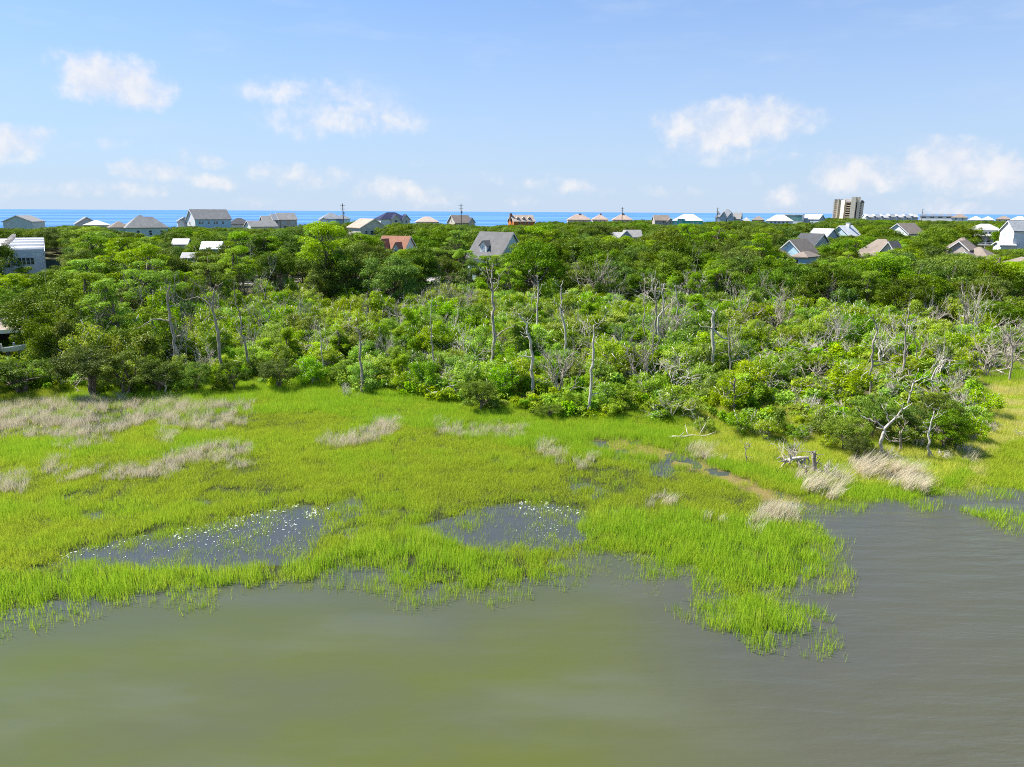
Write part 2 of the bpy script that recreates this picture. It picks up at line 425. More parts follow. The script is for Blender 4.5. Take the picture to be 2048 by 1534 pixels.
def height(X, Y):
    X = np.asarray(X, float); Y = np.asarray(Y, float)
    near = (Y < 95) & (np.abs(X) < 400)
    sd = np.full(X.shape, 30.0)
    far_water = (Y <= 8)
    q = near
    if q.any():
        d = seg_dist(SHORE_W, X[q], Y[q]); s = np.where(inside(LAND_W, X[q], Y[q]), d, -d); sd[q] = s
    sd[far_water] = -30
    z = np.where(sd < 0, np.clip(sd * 0.25 - 0.17, -1.5, -0.17), np.clip(sd * 0.11 - 0.17, -0.17, 0.12)) + 0.02
    if q.any():
        xx, yy = X[q], Y[q]; zz = z[q]
        i = inside(CHANNEL, xx, yy); zz = np.where(i, 0.012 + 0.022 * wavy(xx, yy, 1.8), zz)
        for p in POOLS:
            dd = seg_dist(p, xx, yy, True); i = inside(p, xx, yy)
            zz = np.where(i, np.minimum(zz, 0.06 - np.clip(dd, 0, 1.2) * 0.15), zz)
        for p, a in SPARSE:
            zz = np.where(inside(p, xx, yy), np.minimum(zz, 0.012 + 0.03 * wavy(xx, yy, 2.2)), zz)
        z[q] = zz
    z = z + np.where((sd > 0.5), 0.04 * wavy(X, Y, 3.0), 0)
    px, _ = proj(X, np.maximum(Y, 5), 0 * X)
    e = Y - tree_dist(px)
    e = np.where(Y < 20, -10, e)
    z = z + sstep(e, 0, 6) * 0.35 + sstep(e, 0, 60) * 1.1 + sstep(e, 60, 230) * 2.0 + sstep(e, 30, 120) * 0.5 * wavy(X, Y, 42.0)
    c = coast(X)
    z = z - sstep(Y, c - 45, c + 15) * 7.5
    return z

def hz(x, y): return float(height(np.array([x]), np.array([y]))[0])

def grid_mesh(name, xs, ys, zf, mat, attrs=None):
    XX, YY = np.meshgrid(xs, ys); ZZ = zf(XX, YY)
    nx, ny = len(xs), len(ys)
    i = np.arange(nx * ny).reshape(ny, nx)
    f = np.stack([i[:-1, :-1], i[:-1, 1:], i[1:, 1:], i[1:, :-1]], -1).reshape(-1, 4)
    return np_mesh(name, np.stack([XX, YY, ZZ], -1).reshape(-1, 3), f, 4, {k: fn(XX, YY).ravel() for k, fn in (attrs or {}).items()}, mat, True)

def axis_x(): return np.concatenate([[-60000, -20000, -6000, -2500, -1300], np.arange(-800, -160, 20.0), np.arange(-160, -75, 4.0), np.arange(-75, 75.01, 0.8), np.arange(79, 160, 4.0), np.arange(160, 820, 20.0), [1300, 2500, 6000, 20000, 60000]])

def ground_material():
    m, T = new_mat('ground')
    tc = T.n('ShaderNodeTexCoord')
    z = T.n('ShaderNodeAttribute', attribute_name='zone').outputs['Fac']
    f = T.noise(tc.outputs['Object'], 0.8, 8, 0.65); f2 = T.noise(tc.outputs['Object'], 6.0, 4, 0.6)
    mud = T.mix(f2, (0.026, 0.034, 0.012), (0.055, 0.062, 0.020))
    floor_ = T.mix(T.ss(f, .35, .65), (0.070, 0.055, 0.032), (0.115, 0.120, 0.040))
    sand = T.mix(f2, (0.36, 0.30, 0.21), (0.50, 0.44, 0.33))
    bed = T.mix(f2, (0.15, 0.115, 0.040), (0.26, 0.205, 0.065))
    c = T.mix(T.ss(z, 0.5, 1.0), mud, floor_); c = T.mix(T.ss(z, 1.4, 2.0), c, sand); c = T.mix(T.n('ShaderNodeAttribute', attribute_name='wetbed').outputs['Fac'], c, bed)
    p = T.n('ShaderNodeBsdfPrincipled'); T.l(c, p.inputs['Base Color']); p.inputs['Roughness'].default_value = 0.9; p.inputs['Specular IOR Level'].default_value = 0.15
    b = T.n('ShaderNodeBump'); b.inputs['Distance'].default_value = 0.08; T.l(f2, b.inputs['Height']); T.l(b.outputs[0], p.inputs['Normal'])
    out(T, p.outputs[0]); return m

SANDY = W([(1500, 870), (1600, 868), (1750, 880), (1860, 885), (1890, 912), (1800, 925), (1700, 918), (1600, 908), (1500, 898)])
def zone(X, Y):
    px, _ = proj(X, np.maximum(Y, 5), 0 * X)
    e = np.where(Y > 20, Y - tree_dist(px), -10)
    z = sstep(e, -0.5, 1.5)
    c = coast(X)
    z = z + sstep(Y, c - 70, c - 40)
    d = seg_dist(SANDY, X, Y, True); d = np.where(inside(SANDY, X, Y), d, -d) + .5 * wavy(X, Y, 3.0)
    z = z + (1.75 - z) * sstep(d, -.5, .8)
    return z
def wetbed(X, Y):
    d = seg_dist(CHANNEL, X, Y, True); d = np.where(inside(CHANNEL, X, Y), d, -d)
    return sstep(d + .25 * wavy(X, Y, 2.0), -.4, .5)

ys = np.concatenate([[-3000, -1000, -300, -60, 0, 12], np.arange(20, 75, 0.6), np.arange(75, 130, 2.0), np.arange(130, 420, 8.0), np.arange(420, 1100, 20.0), [1300]])
tag(put('ground', grid_mesh('ground', axis_x(), ys, height, ground_material(), {'zone': zone, 'wetbed': wetbed})), kind='structure')

# ------------------------------------------------------------------ lagoon and sea
def water_material():
    m, T = new_mat('lagoon_water')
    tc = T.n('ShaderNodeTexCoord'); pos = tc.outputs['Object']
    mk = T.n('ShaderNodeAttribute', attribute_name='murk').outputs['Fac']
    f = T.noise(T.mapping(pos, (0.5, 1, 1)), 0.10, 5, 0.6)
    f3 = T.noise(T.mapping(pos, (0.35, 1.4, 1), (0, 0, .12)), 0.22, 4, 0.55)
    silt = T.mix(T.ss(f, .32, .66), (0.082, 0.089, 0.041), (0.086, 0.101, 0.017))
    silt = T.mix(T.m('MULTIPLY', T.ss(f3, .45, .72), .35), silt, (0.120, 0.127, 0.098))
    east = T.n('ShaderNodeSeparateXYZ'); T.l(pos, east.inputs[0])
    silt = T.mix(T.ss(T.m('MULTIPLY_ADD', f, 14.0, east.outputs[0]), 8.0, 19.0, 0, .85), silt, (0.078, 0.075, 0.054))
    c = T.mix(mk, (0.062, 0.067, 0.060), silt)
    p = T.n('ShaderNodeBsdfPrincipled'); T.l(c, p.inputs['Base Color'])
    p.inputs['Roughness'].default_value = 0.13; p.inputs['IOR'].default_value = 1.33; p.inputs['Specular IOR Level'].default_value = 0.5
    # wavelets: long crests lying across the wind, finer chop on top, calm lanes between
    w1 = T.noise(T.mapping(pos, (0.30, 1.25, 1), (0, 0, 0.12)), 0.85, 4, 0.50)
    w2 = T.noise(T.mapping(pos, (0.7, 1.9, 1), (0, 0, -0.2)), 5.0, 3, 0.6)
    calm = T.ss(T.noise(T.mapping(pos, (0.5, 1, 1)), 0.06, 3, 0.5), 0.40, 0.62, 0.35, 1.0)
    gust = T.ss(east.outputs[0], 2.0, 18.0, 0.5, 2.2)
    h = T.m('MULTIPLY', T.m('MULTIPLY_ADD', w2, 0.09, w1), T.m('MULTIPLY', calm, gust))
    b = T.n('ShaderNodeBump'); b.inputs['Strength'].default_value = 1.0; b.inputs['Distance'].default_value = 0.115
    T.l(h, b.inputs['Height']); T.l(b.outputs[0], p.inputs['Normal'])
    out(T, p.outputs[0]); return m

def murk(X, Y):
    d = seg_dist(SHORE_W, X, Y); s = np.where(inside(LAND_W, X, Y) | (Y > 95), -d, d)
    s = s + 0.6 * wavy(X, Y, 7.0)
    return np.where(Y < 8, 1.0, sstep(s, -1.2, 0.2) * .62 + sstep(s, 0.3, 5.0) * .38)
yw = np.concatenate([[-6000, -1500, -400, -100, -20, 0, 10], np.arange(16, 80, 0.8), [85, 92, 105, 118]])
tag(put('water', grid_mesh('water', axis_x()[1:-1], yw, lambda X, Y: 0 * X, water_material(), {'murk': murk})), kind='structure')

def sea_material():
    m, T = new_mat('sea')
    tc = T.n('ShaderNodeTexCoord')
    f = T.m('MULTIPLY_ADD', T.noise(T.mapping(tc.outputs['Object'], (0.05, 1, 1)), 0.0007, 5, 0.65), .6, T.m('MULTIPLY', T.noise(T.mapping(tc.outputs['Object'], (0.06, 1, 1)), 0.004, 3, 0.6), .4))
    c = T.mix(T.ss(f, .40, .60), (0.035, 0.135, 0.36), (0.13, 0.27, 0.48))
    p = T.n('ShaderNodeBsdfPrincipled'); T.l(c, p.inputs['Base Color']); p.inputs['Roughness'].default_value = 0.6
    p.inputs['Specular IOR Level'].default_value = 0.06
    out(T, p.outputs[0]); return m
xs = np.array([-80000, -30000, -9000, -3000, -1000, 0, 1000, 3000, 9000, 30000, 80000.0])
tag(put('sea', grid_mesh('sea', xs, np.array([318, 700, 1500, 4000, 12000, 40000, 80000.0]), lambda X, Y: 0 * X - 0.3, sea_material())), kind='structure')

# ================================================================== scatter for what nobody could count
def source_collection(name, meshes):
    c = bpy.data.collections.new(name)
    for i, me in enumerate(meshes):
        c.objects.link(bpy.data.objects.new('%s_%02d' % (name, i), me))
    return c

def scatter(name, pts, rotz, scl, idx, tint, coll, lean=None):
    """one stuff object: its points each carry an instance of a mesh from coll"""
    me = bpy.data.meshes.new(name); n = len(pts)
    me.vertices.add(n); me.vertices.foreach_set('co', np.asarray(pts, np.float32).ravel())
    def att(k, ty, v):
        a = me.attributes.new(k, ty, 'POINT'); a.data.foreach_set('vector' if ty == 'FLOAT_VECTOR' else 'value', np.asarray(v).ravel())
    rot = np.zeros((n, 3), np.float32); rot[:, 2] = rotz
    if lean is not None: rot[:, :2] = lean
    att('rot', 'FLOAT_VECTOR', rot); att('scl', 'FLOAT_VECTOR', np.asarray(scl, np.float32))
    att('pick', 'INT', np.asarray(idx, np.int32)); att('ptint', 'FLOAT', np.asarray(tint, np.float32))
    me.update()
    o = tag(put(name, me), kind='stuff')
    ng = bpy.data.node_groups.new(name, 'GeometryNodeTree')
    ng.interface.new_socket('Geometry', in_out='INPUT', socket_type='NodeSocketGeometry')
    ng.interface.new_socket('Geometry', in_out='OUTPUT', socket_type='NodeSocketGeometry')
    N = ng.nodes; L = ng.links
    gi, go = N.new('NodeGroupInput'), N.new('NodeGroupOutput')
    ci = N.new('GeometryNodeCollectionInfo'); ci.inputs[0].default_value = coll; ci.inputs[1].default_value = True; ci.inputs[2].default_value = True
    ip = N.new('GeometryNodeInstanceOnPoints')
    def na(k, ty):
        nd = N.new('GeometryNodeInputNamedAttribute'); nd.data_type = ty; nd.inputs[0].default_value = k; return nd.outputs[0]
    L.new(gi.outputs[0], ip.inputs['Points']); L.new(ci.outputs[0], ip.inputs['Instance'])
    ip.inputs['Pick Instance'].default_value = True
    L.new(na('pick', 'INT'), ip.inputs['Instance Index']); L.new(na('rot', 'FLOAT_VECTOR'), ip.inputs['Rotation']); L.new(na('scl', 'FLOAT_VECTOR'), ip.inputs['Scale'])
    L.new(ip.outputs[0], go.inputs[0])
    md = o.modifiers.new('scatter', 'NODES'); md.node_group = ng
    return o

# ------------------------------------------------------------------ grass
def blades(rng, n, radius, h0, h1, w, bend, seg=2, dirn=None, tip=False):
    """n bent tapering blades; returns verts, quads, tint"""
    a = rng.uniform(0, 2 * math.pi, n); r = radius * np.sqrt(rng.uniform(0, 1, n))
    base = np.stack([r * np.cos(a), r * np.sin(a), np.full(n, -0.04)], -1)
    h = rng.uniform(h0, h1, n) * (1 - 0.25 * (r / radius) ** 2)
    la = rng.uniform(0, 2 * math.pi, n); ld = np.stack([np.cos(la), np.sin(la)], -1) * rng.uniform(0.2, 1.0, n)[:, None] * bend
    if dirn is not None: ld = ld * 0.6 + np.asarray(dirn)
    fa = rng.uniform(0, math.pi, n); side = np.stack([np.cos(fa), np.sin(fa), 0 * fa], -1)
    vs, fs, tn = [], [], []
    tv = rng.uniform(0, 1, n)
    for k in range(seg + 1):
        t = k / seg
        c = base + np.stack([ld[:, 0] * h * t * t, ld[:, 1] * h * t * t, h * t * (1 - 0.12 * t * np.hypot(ld[:, 0], ld[:, 1]))], -1)
        ww = (w * (1 - t * 0.94))
        vs += [c - side * ww * 0.5, c + side * ww * 0.5]; tn += [tv, tv]
    V = np.stack(vs, 1).reshape(-1, 3); K = 2 * (seg + 1)
    o = np.arange(n)[:, None] * K
    F = np.concatenate([o + np.array([[2 * k, 2 * k + 1, 2 * k + 3, 2 * k + 2]]) for k in range(seg)], 0)
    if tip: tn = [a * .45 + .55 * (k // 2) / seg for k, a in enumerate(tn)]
    return V, F, np.stack(tn, 1).ravel()

def grass_material():
    m, T = new_mat('marsh_grass')
    pt = T.n('ShaderNodeAttribute', attribute_name='ptint', attribute_type='INSTANCER').outputs['Fac']
    bt = T.n('ShaderNodeAttribute', attribute_name='tint').outputs['Fac']
    r = T.n('ShaderNodeValToRGB'); T.l(pt, r.inputs[0])
    e = r.color_ramp.elements
    e[0].position = 0.0; e[0].color = (0.33, 0.40, 0.038, 1)
    e[1].position = 1.0; e[1].color = (0.70, 0.66, 0.22, 1)
    for pos, col in ((0.30, (0.47, 0.56, 0.046, 1)), (0.50, (0.37, 0.56, 0.034, 1)), (0.75, (0.58, 0.63, 0.08, 1))):
        q = e.new(pos); q.color = col
    hs = T.n('ShaderNodeHueSaturation'); T.l(r.outputs[0], hs.inputs['Color']); T.l(T.m('MULTIPLY_ADD', bt, 0.6, 0.70), hs.inputs['Value'])
    T.l(T.m('MULTIPLY_ADD', bt, -0.03, 0.515), hs.inputs['Hue'])
    d = T.n('ShaderNodeBsdfDiffuse'); T.l(hs.outputs[0], d.inputs[0])
    t = T.n('ShaderNodeBsdfTranslucent'); T.l(hs.outputs[0], t.inputs[0])
    mx = T.n('ShaderNodeMixShader'); mx.inputs[0].default_value = 0.42; T.l(d.outputs[0], mx.inputs[1]); T.l(t.outputs[0], mx.inputs[2])
    out(T, mx.outputs[0]); return m
MAT['grass'] = grass_material()

def straw_material():
    m, T = new_mat('dead_grass')
    bt = T.n('ShaderNodeAttribute', attribute_name='tint').outputs['Fac']
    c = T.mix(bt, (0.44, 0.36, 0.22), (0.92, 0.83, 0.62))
    d = T.n('ShaderNodeBsdfDiffuse'); T.l(c, d.inputs[0]); t = T.n('ShaderNodeBsdfTranslucent'); T.l(c, t.inputs[0])
    mx = T.n('ShaderNodeMixShader'); mx.inputs[0].default_value = 0.35; T.l(d.outputs[0], mx.inputs[1]); T.l(t.outputs[0], mx.inputs[2])
    out(T, mx.outputs[0]); return m
MAT['straw'] = straw_material()

def make_grass():
    rng = np.random.default_rng(21)
    short = [np_mesh('grass_tuft', *(lambda b: (b[0], b[1], 4, {'tint': b[2]}, MAT['grass']))(blades(rng, 80, 0.50, 0.22, 0.56, 0.020, 0.42))) for _ in range(5)]
    tall = [np_mesh('cordgrass_tuft', *(lambda b: (b[0], b[1], 4, {'tint': b[2]}, MAT['grass']))(blades(rng, 44, 0.46, 0.35, 1.06, 0.027, 0.38, 3, (0.08, -0.03)))) for _ in range(5)]
    cs, ct = source_collection('grass_source', short), source_collection('cordgrass_source', tall)
    n = 104000
    Y = np.sqrt(rng.uniform(21 ** 2, 112 ** 2, n)); X = rng.uniform(-1, 1, n) * (0.79 * Y + 5)
    px, py = proj(X, Y, 0 * X)
    jx, jy = X + 0.8 * wavy(X, Y, 2.0) + rng.normal(0, .45, n), Y + 0.8 * wavy(X + 9, Y, 2.3) + rng.normal(0, .45, n)
    land = inside(LAND_W, X * .55 + jx * .45, Y * .55 + jy * .45 - .55)
    e = Y - tree_dist(px)
    dens = np.where(land & (e < 2.0), 1.0, 0.0)
    meadow = (px > 1945) & (e >= -15) & (e < 4) & (px < 2500)
    dens = np.where(land & (e >= 2.0), np.where(meadow, .9, 0.16 + .3 * sstep(-e, -14, -2)), dens)
    dens = np.where(Y > 100, dens * .5, dens)
    for p in POOLS:
        dd = seg_dist(p, jx, jy, True)
        dens = np.where(inside(p, jx, jy), np.maximum(1 - dd / 0.8, 0) * .55 + 0.02 + 0.30 * np.clip(wavy(X, Y, 4.0) - .1, 0, 1), dens)
    for p, a in SPARSE: dens = np.where(inside(p, jx, jy), a * dens * (0.6 + .6 * wavy(X, Y, 3.0)), dens)
    dens = np.where(inside(CHANNEL, X, Y), 0.03, dens)
    istall = np.zeros(n, bool)
    for p in TALL: istall |= inside(p, jx, jy)
    istall &= land
    dens = np.where(istall, 1.0, dens)
    straw = np.zeros(n, bool)
    for p in STRAW: straw |= inside(p, jx, jy)
    dens = np.where(straw, dens * 0.18, dens)
    isl = inside(ISLET, jx, jy); dens = np.where(isl, .8, dens)
    # stray blades in the shallows off the edge
    off = (~land) & (Y < 72) & (seg_dist(SHORE_W, X, Y) < .8 + .9 * wavy(X, Y, 5.0)) & (Y > 22)
    dens = np.where(off, 0.16, dens); istall |= off | isl
    rag = istall & ~off & ~isl & (px < 1150) & (seg_dist(SHORE_W, X, Y) < 2.2)
    dens = np.where(rag, np.clip(.85 + .9 * wavy(X + 17, Y, 2.6), .1, 1), dens)
    keep = rng.uniform(0, 1, n) < dens
    thinarea = np.zeros(n, bool)
    for p in POOLS + [a for a, _ in SPARSE]: thinarea |= inside(p, jx, jy)
    thin = (thinarea | (land & ~istall & (seg_dist(SHORE_W, X, Y) < 3)) | off) & (rng.uniform(0, 1, n) < .42 + .3 * wavy(X, Y, 5.0))
    k = int(thin.sum())
    few = [np_mesh('sparse_tuft', *(lambda b: (b[0], b[1], 4, {'tint': b[2]}, MAT['grass']))(blades(rng, 13, 0.55, 0.22, 0.62, 0.028, 0.45))) for _ in range(5)]
    scatter('sparse_grass', np.stack([X[thin], Y[thin], np.maximum(height(X[thin], Y[thin]), -.12)], -1), rng.uniform(0, 6.28, k), np.stack([np.ones(k), np.ones(k), np.where(off[thin], 1.5, .95)], -1), rng.integers(0, 5, k), np.clip(.42 + .1 * wavy(X[thin], Y[thin], 4.0), 0, 1), source_collection('sparse_grass_source', few))
    X, Y, px, py, e, istall, off, meadow = (a[keep] for a in (X, Y, px, py, e, istall, off, meadow))
    Z = np.maximum(height(X, Y), -0.12)
    big = wavy(X, Y, 14.0); sm = wavy(X + 30, Y, 4.5)
    tint = np.where(istall, 0.52 + 0.10 * big + .05 * sm, 0.30 + 0.13 * big + 0.08 * sm)
    tint = np.where(~istall & (e > -9), 0.45 + .08 * sm, tint)          # fresher green by the wood
    rise = sstep(px, 1330, 1450) * sstep(e, -9, -3) * (px < 1960)
    tint = np.where(rise > .3, 0.74 + 0.12 * sm, tint)
    tint = np.where(meadow, .86 + .2 * sm, tint)
    tint = np.where((px < 130) & (e > -5), 0.12, tint)  # darker tint paints the tree shade on the grass at left
    hs = np.where(istall, 0.85 + 0.22 * big + .12 * sm, 0.95 + .35 * big + .2 * sm) * rng.uniform(.8, 1.2, len(X))
    hs = np.where(off, hs * .75, hs)
    hs = np.where(~istall & (e > -9), hs * 1.35, hs); hs = np.clip(hs, .45, 1.7)
    tint = np.clip(tint + rng.normal(0, .035, len(X)), 0, 1)
    for nm, q, c in (('marsh_grass', ~istall, cs), ('cordgrass', istall, ct)):
        k = int(q.sum())
        wide = np.where(off[q], .45, 1.0) * rng.uniform(.9, 1.15, k)
        scatter(nm, np.stack([X[q], Y[q], Z[q]], -1), rng.uniform(0, 6.28, k), np.stack([wide, wide, hs[q]], -1), rng.integers(0, 5, k), tint[q], c)
make_grass()

def make_straw():
    rng = np.random.default_rng(5)
    for (label, pxp, dn, hh, lean), poly in zip(STRAW_PX, STRAW):
        lo, hi = poly.min(0), poly.max(0)
        area = (hi - lo).prod()
        n = int(area * 8.0 * dn)
        q = rng.uniform(lo, hi, (n, 2))
        q = q[inside(poly, q[:, 0] + .35 * wavy(q[:, 0], q[:, 1], 1.5), q[:, 1] + .5 * wavy(q[:, 1], q[:, 0], 1.7))]
        q = q[rng.uniform(0, 1, len(q)) < np.clip((0.55 if label.startswith('broad') else 0.75) + 0.8 * wavy(q[:, 0], q[:, 1], 2.9), 0.06 if label.startswith('broad') else 0.85, 1)]
        Vs, Fs, Ts, o = [], [], [], 0
        c0 = q.mean(0); z0 = hz(*c0)
        for x, y in q:
            s = hh * rng.uniform(.75, 1.25) * (1 + .3 * float(wavy(x, y, 2.1)))
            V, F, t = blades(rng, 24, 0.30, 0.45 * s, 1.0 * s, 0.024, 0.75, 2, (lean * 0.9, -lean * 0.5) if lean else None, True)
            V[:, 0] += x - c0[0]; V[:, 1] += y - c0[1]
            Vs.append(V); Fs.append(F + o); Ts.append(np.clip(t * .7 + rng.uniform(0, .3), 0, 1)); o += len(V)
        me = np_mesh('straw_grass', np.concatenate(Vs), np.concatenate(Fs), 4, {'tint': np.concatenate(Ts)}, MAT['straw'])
        tag(put('straw_grass', me, None, (c0[0], c0[1], max(z0, 0.02))), label, 'dead grass', 'patches of dead straw coloured grass in the marsh', 'thing')
make_straw()

def make_foam():
    rng = np.random.default_rng(9)
    spots = []
    def cloud(pts, n, sp, s0, s1):
        for _ in range(n):
            i = rng.integers(0, len(pts) - 1); t = rng.uniform()
            a, b = np.array(pts[i]), np.array(pts[i + 1])
            c = a + (b - a) * t + rng.normal(0, 1, 2) * sp
            spots.append((c[0], c[1], rng.uniform(s0, s1)))
    cloud([(560, 1008), (600, 1012)], 14, (6, 2.5), .10, .32)
    cloud([(610, 1030), (650, 1020)], 26, (8, 5), .05, .16)
    cloud([(340, 1075), (440, 1052), (560, 1020)], 60, (14, 6), .04, .15)
    cloud([(330, 1095), (480, 1060), (640, 1040)], 150, (22, 14), .03, .085)
    cloud([(80, 1125), (180, 1098), (300, 1075)], 55, (12, 5), .03, .11)
    cloud([(200, 1120), (420, 1105), (600, 1090)], 70, (25, 10), .02, .05)
    cloud([(1038, 995), (1055, 1012)], 12, (5, 5), .06, .20)
    cloud([(1086, 1000), (1095, 1002)], 7, (3, 3), .18, .34)
    cloud([(1045, 1020), (1100, 1020), (1170, 1018)], 60, (14, 8), .04, .13)
    cloud([(1060, 1050), (1160, 1050)], 90, (22, 18), .02, .055)
    b = MB()
    for x, y, s in spots:
        g = G(x, y); n = 7
        ang = sorted(rng.uniform(0, 6.28, n)); st = rng.uniform(1.0, 2.2); ro = rng.uniform(0, 3.14)
        top, bot = [], []
        for a in ang:
            r = s * .54 * rng.uniform(.55, 1.15); u, v = r * math.cos(a) * st, r * math.sin(a)
            p = (g[0] + u * math.cos(ro) - v * math.sin(ro), g[1] + u * math.sin(ro) + v * math.cos(ro))
            top.append((p[0] * .12 + g[0] * .88 if False else p[0], p[1], 0.035)); bot.append((g[0] + (p[0] - g[0]) * 1.15, g[1] + (p[1] - g[1]) * 1.15, -0.01))
        b.poly(top + bot, [tuple(range(n))] + [(i + n, (i + 1) % n + n, (i + 1) % n, i) for i in range(n)])
    tag(put('foam', b.mesh('foam', rough_mat('foam', (0.50, 0.51, 0.47), (0.72, 0.72, 0.69), 8.0, 0.8, bump=0.2))), kind='stuff')
make_foam()

# ================================================================== buildings
def wallm(n, c): MAT['w_' + n] = siding_mat(n + '_siding', c)
def roofm(n, c, r=0.9): MAT['r_' + n] = roof_mat(n + '_roof', c, r)
for n, c in dict(white=(.86, .86, .84), cream=(0.72, 0.67, 0.55), beige=(0.66, 0.58, 0.46), tan=(0.60, 0.53, 0.43), mint=(0.62, 0.78, 0.70), sage=(0.56, 0.68, 0.64), lightblue=(0.50, 0.74, 0.84), paleblue=(0.70, 0.84, 0.90),
                 greyblue=(0.54, 0.60, 0.65), grey=(0.58, 0.58, 0.57), orange=(.62, .20, .05), turquoise=(.10, .56, .50), teal=(.04, .42, .46), taupe=(0.48, 0.43, 0.37)).items(): wallm(n, c)
for n, c in dict(grey=(.29, .28, .26), steelgrey=(.165, .16, .155), lightgrey=(.42, .41, .39), dark=(.085, .085, .09), taupe=(.27, .22, .175), red=(.33, .16, .10), navy=(.028, .035, .085), white=(.78, .77, .75), tan=(.40, .32, .245),
                 pinktan=(.44, .33, .26), patchy=(.50, .40, .31), slate=(.25, .265, .28)).items(): roofm(n, c)
MAT['trim'] = plain_mat('white_trim', (.78, .78, .76), .6, 0, .3)
MAT['pane'] = plain_mat('window_glass', (.045, .055, .065), .08, 0, .6)
MAT['palepane'] = plain_mat('pale_window_glass', (.40, .50, .56), .12, 0, .6)
MAT['tealglass'] = plain_mat('teal_glass', (.06, .26, .24), .1, 0, .6)
MAT['brick'] = rough_mat('chimney_brick', (.17, .10, .075), (.28, .17, .12), 4.0)
MAT['polewood'] = rough_mat('pole_wood', (.13, .11, .095), (.22, .19, .165), 3.0, .9, (1, 1, .2))
MAT['concrete'] = rough_mat('concrete', (.66, .56, .41), (.78, .67, .50), .6, .85, bump=.1)  # darker tan also holds the shade of the tower's front faces
MAT['sunlit_wall'] = rough_mat('sunlit_stucco', (.74, .65, .48), (.84, .75, .57), .35, .85, bump=.1)  # lighter copy, sunlight put into the tone of the tower's lit faces
MAT['shadepaint'] = plain_mat('painted_shade', (.03, .03, .032), .9)  # near-black colour stands for the shade in open or recessed parts

FRAME = MB().box(-.5, -.41, -.06, .02, 0, 1).box(.41, .5, -.06, .02, 0, 1).box(-.41, .41, -.06, .02, 0, .09).box(-.41, .41, -.06, .02, .91, 1).box(-.41, .41, -.05, .02, .48, .53).mesh('window_frame', MAT['trim'])
PANE = MB().box(-.41, .41, -.03, .015, .09, .91).mesh('window_pane', MAT['pane'])
PANE_PALE = MB().box(-.41, .41, -.03, .015, .09, .91).mesh('pale_window_pane', MAT['palepane'])

def window(parent, x, y, z, w, h, face='f', pale=False):
    rz = {'f': 0, 'r': math.pi / 2, 'l': -math.pi / 2, 'b': math.pi}[face]
    o = put('window', FRAME, parent, (x, y, z), rz, (w, 1, h))
    put('pane', PANE_PALE if pale else PANE, o)
    return o

HOUSES = []        # (photo x0, x1, lowest y that shows, distance): what the trees in front must leave in view
LAND = []          # short phrases for labels: (phrase, X, Y)
FOOT = []          # footprints kept clear of trees

def roof_mesh(w, d, ze, zr, kind, ov=0.45, th=0.22):
    b = MB(); hw, hd = w / 2 + ov, d / 2 + ov
    if kind in ('gx', 'gy'):
        half = hd if kind == 'gx' else hw; run = hw if kind == 'gx' else hd
        inner = d / 2 if kind == 'gx' else w / 2
        drop = (zr - ze) * ov / inner
        pr = [(-half, ze - drop), (0, zr), (half, ze - drop), (half, ze - drop + th), (0, zr + th), (-half, ze - drop + th)]
        if kind == 'gx': b.extrude(pr, 'x', -run, run)
        else: b.extrude(pr, 'y', -run, run)
    elif kind == 'hip':
        r = max(0.0, abs(w - d) / 2); z0 = ze - .1
        rx, ry = (r, 0) if w >= d else (0, r)
        if rx + ry < .3: rx = .3
        v = [(-hw, -hd, z0), (hw, -hd, z0), (hw, hd, z0), (-hw, hd, z0), (-hw, -hd, z0 + th), (hw, -hd, z0 + th), (hw, hd, z0 + th), (-hw, hd, z0 + th), (-rx, -ry, zr + th), (rx, ry, zr + th)]
        if w >= d: f = [(4, 5, 9, 8), (6, 7, 8, 9), (5, 6, 9), (7, 4, 8)]
        else: f = [(4, 5, 8), (6, 7, 9), (5, 6, 9, 8), (7, 4, 8, 9)]
        b.poly(v, f + [(3, 2, 1, 0), (0, 1, 5, 4), (1, 2, 6, 5), (2, 3, 7, 6), (3, 0, 4, 7)])
    else:
        b.box(-hw, hw, -hd, hd, ze, ze + .3)
    return b

def wall_mesh(w, d, z0, ze, zr, kind):
    b = MB(); e = .03
    if kind == 'gx': b.extrude([(-d / 2, z0), (d / 2, z0), (d / 2, ze - e), (0, zr - e), (-d / 2, ze - e)], 'x', -w / 2, w / 2)
    elif kind == 'gy': b.extrude([(-w / 2, z0), (w / 2, z0), (w / 2, ze - e), (0, zr - e), (-w / 2, ze - e)], 'y', -d / 2, d / 2)
    else: b.box(-w / 2, w / 2, -d / 2, d / 2, z0, ze - e)
    return b

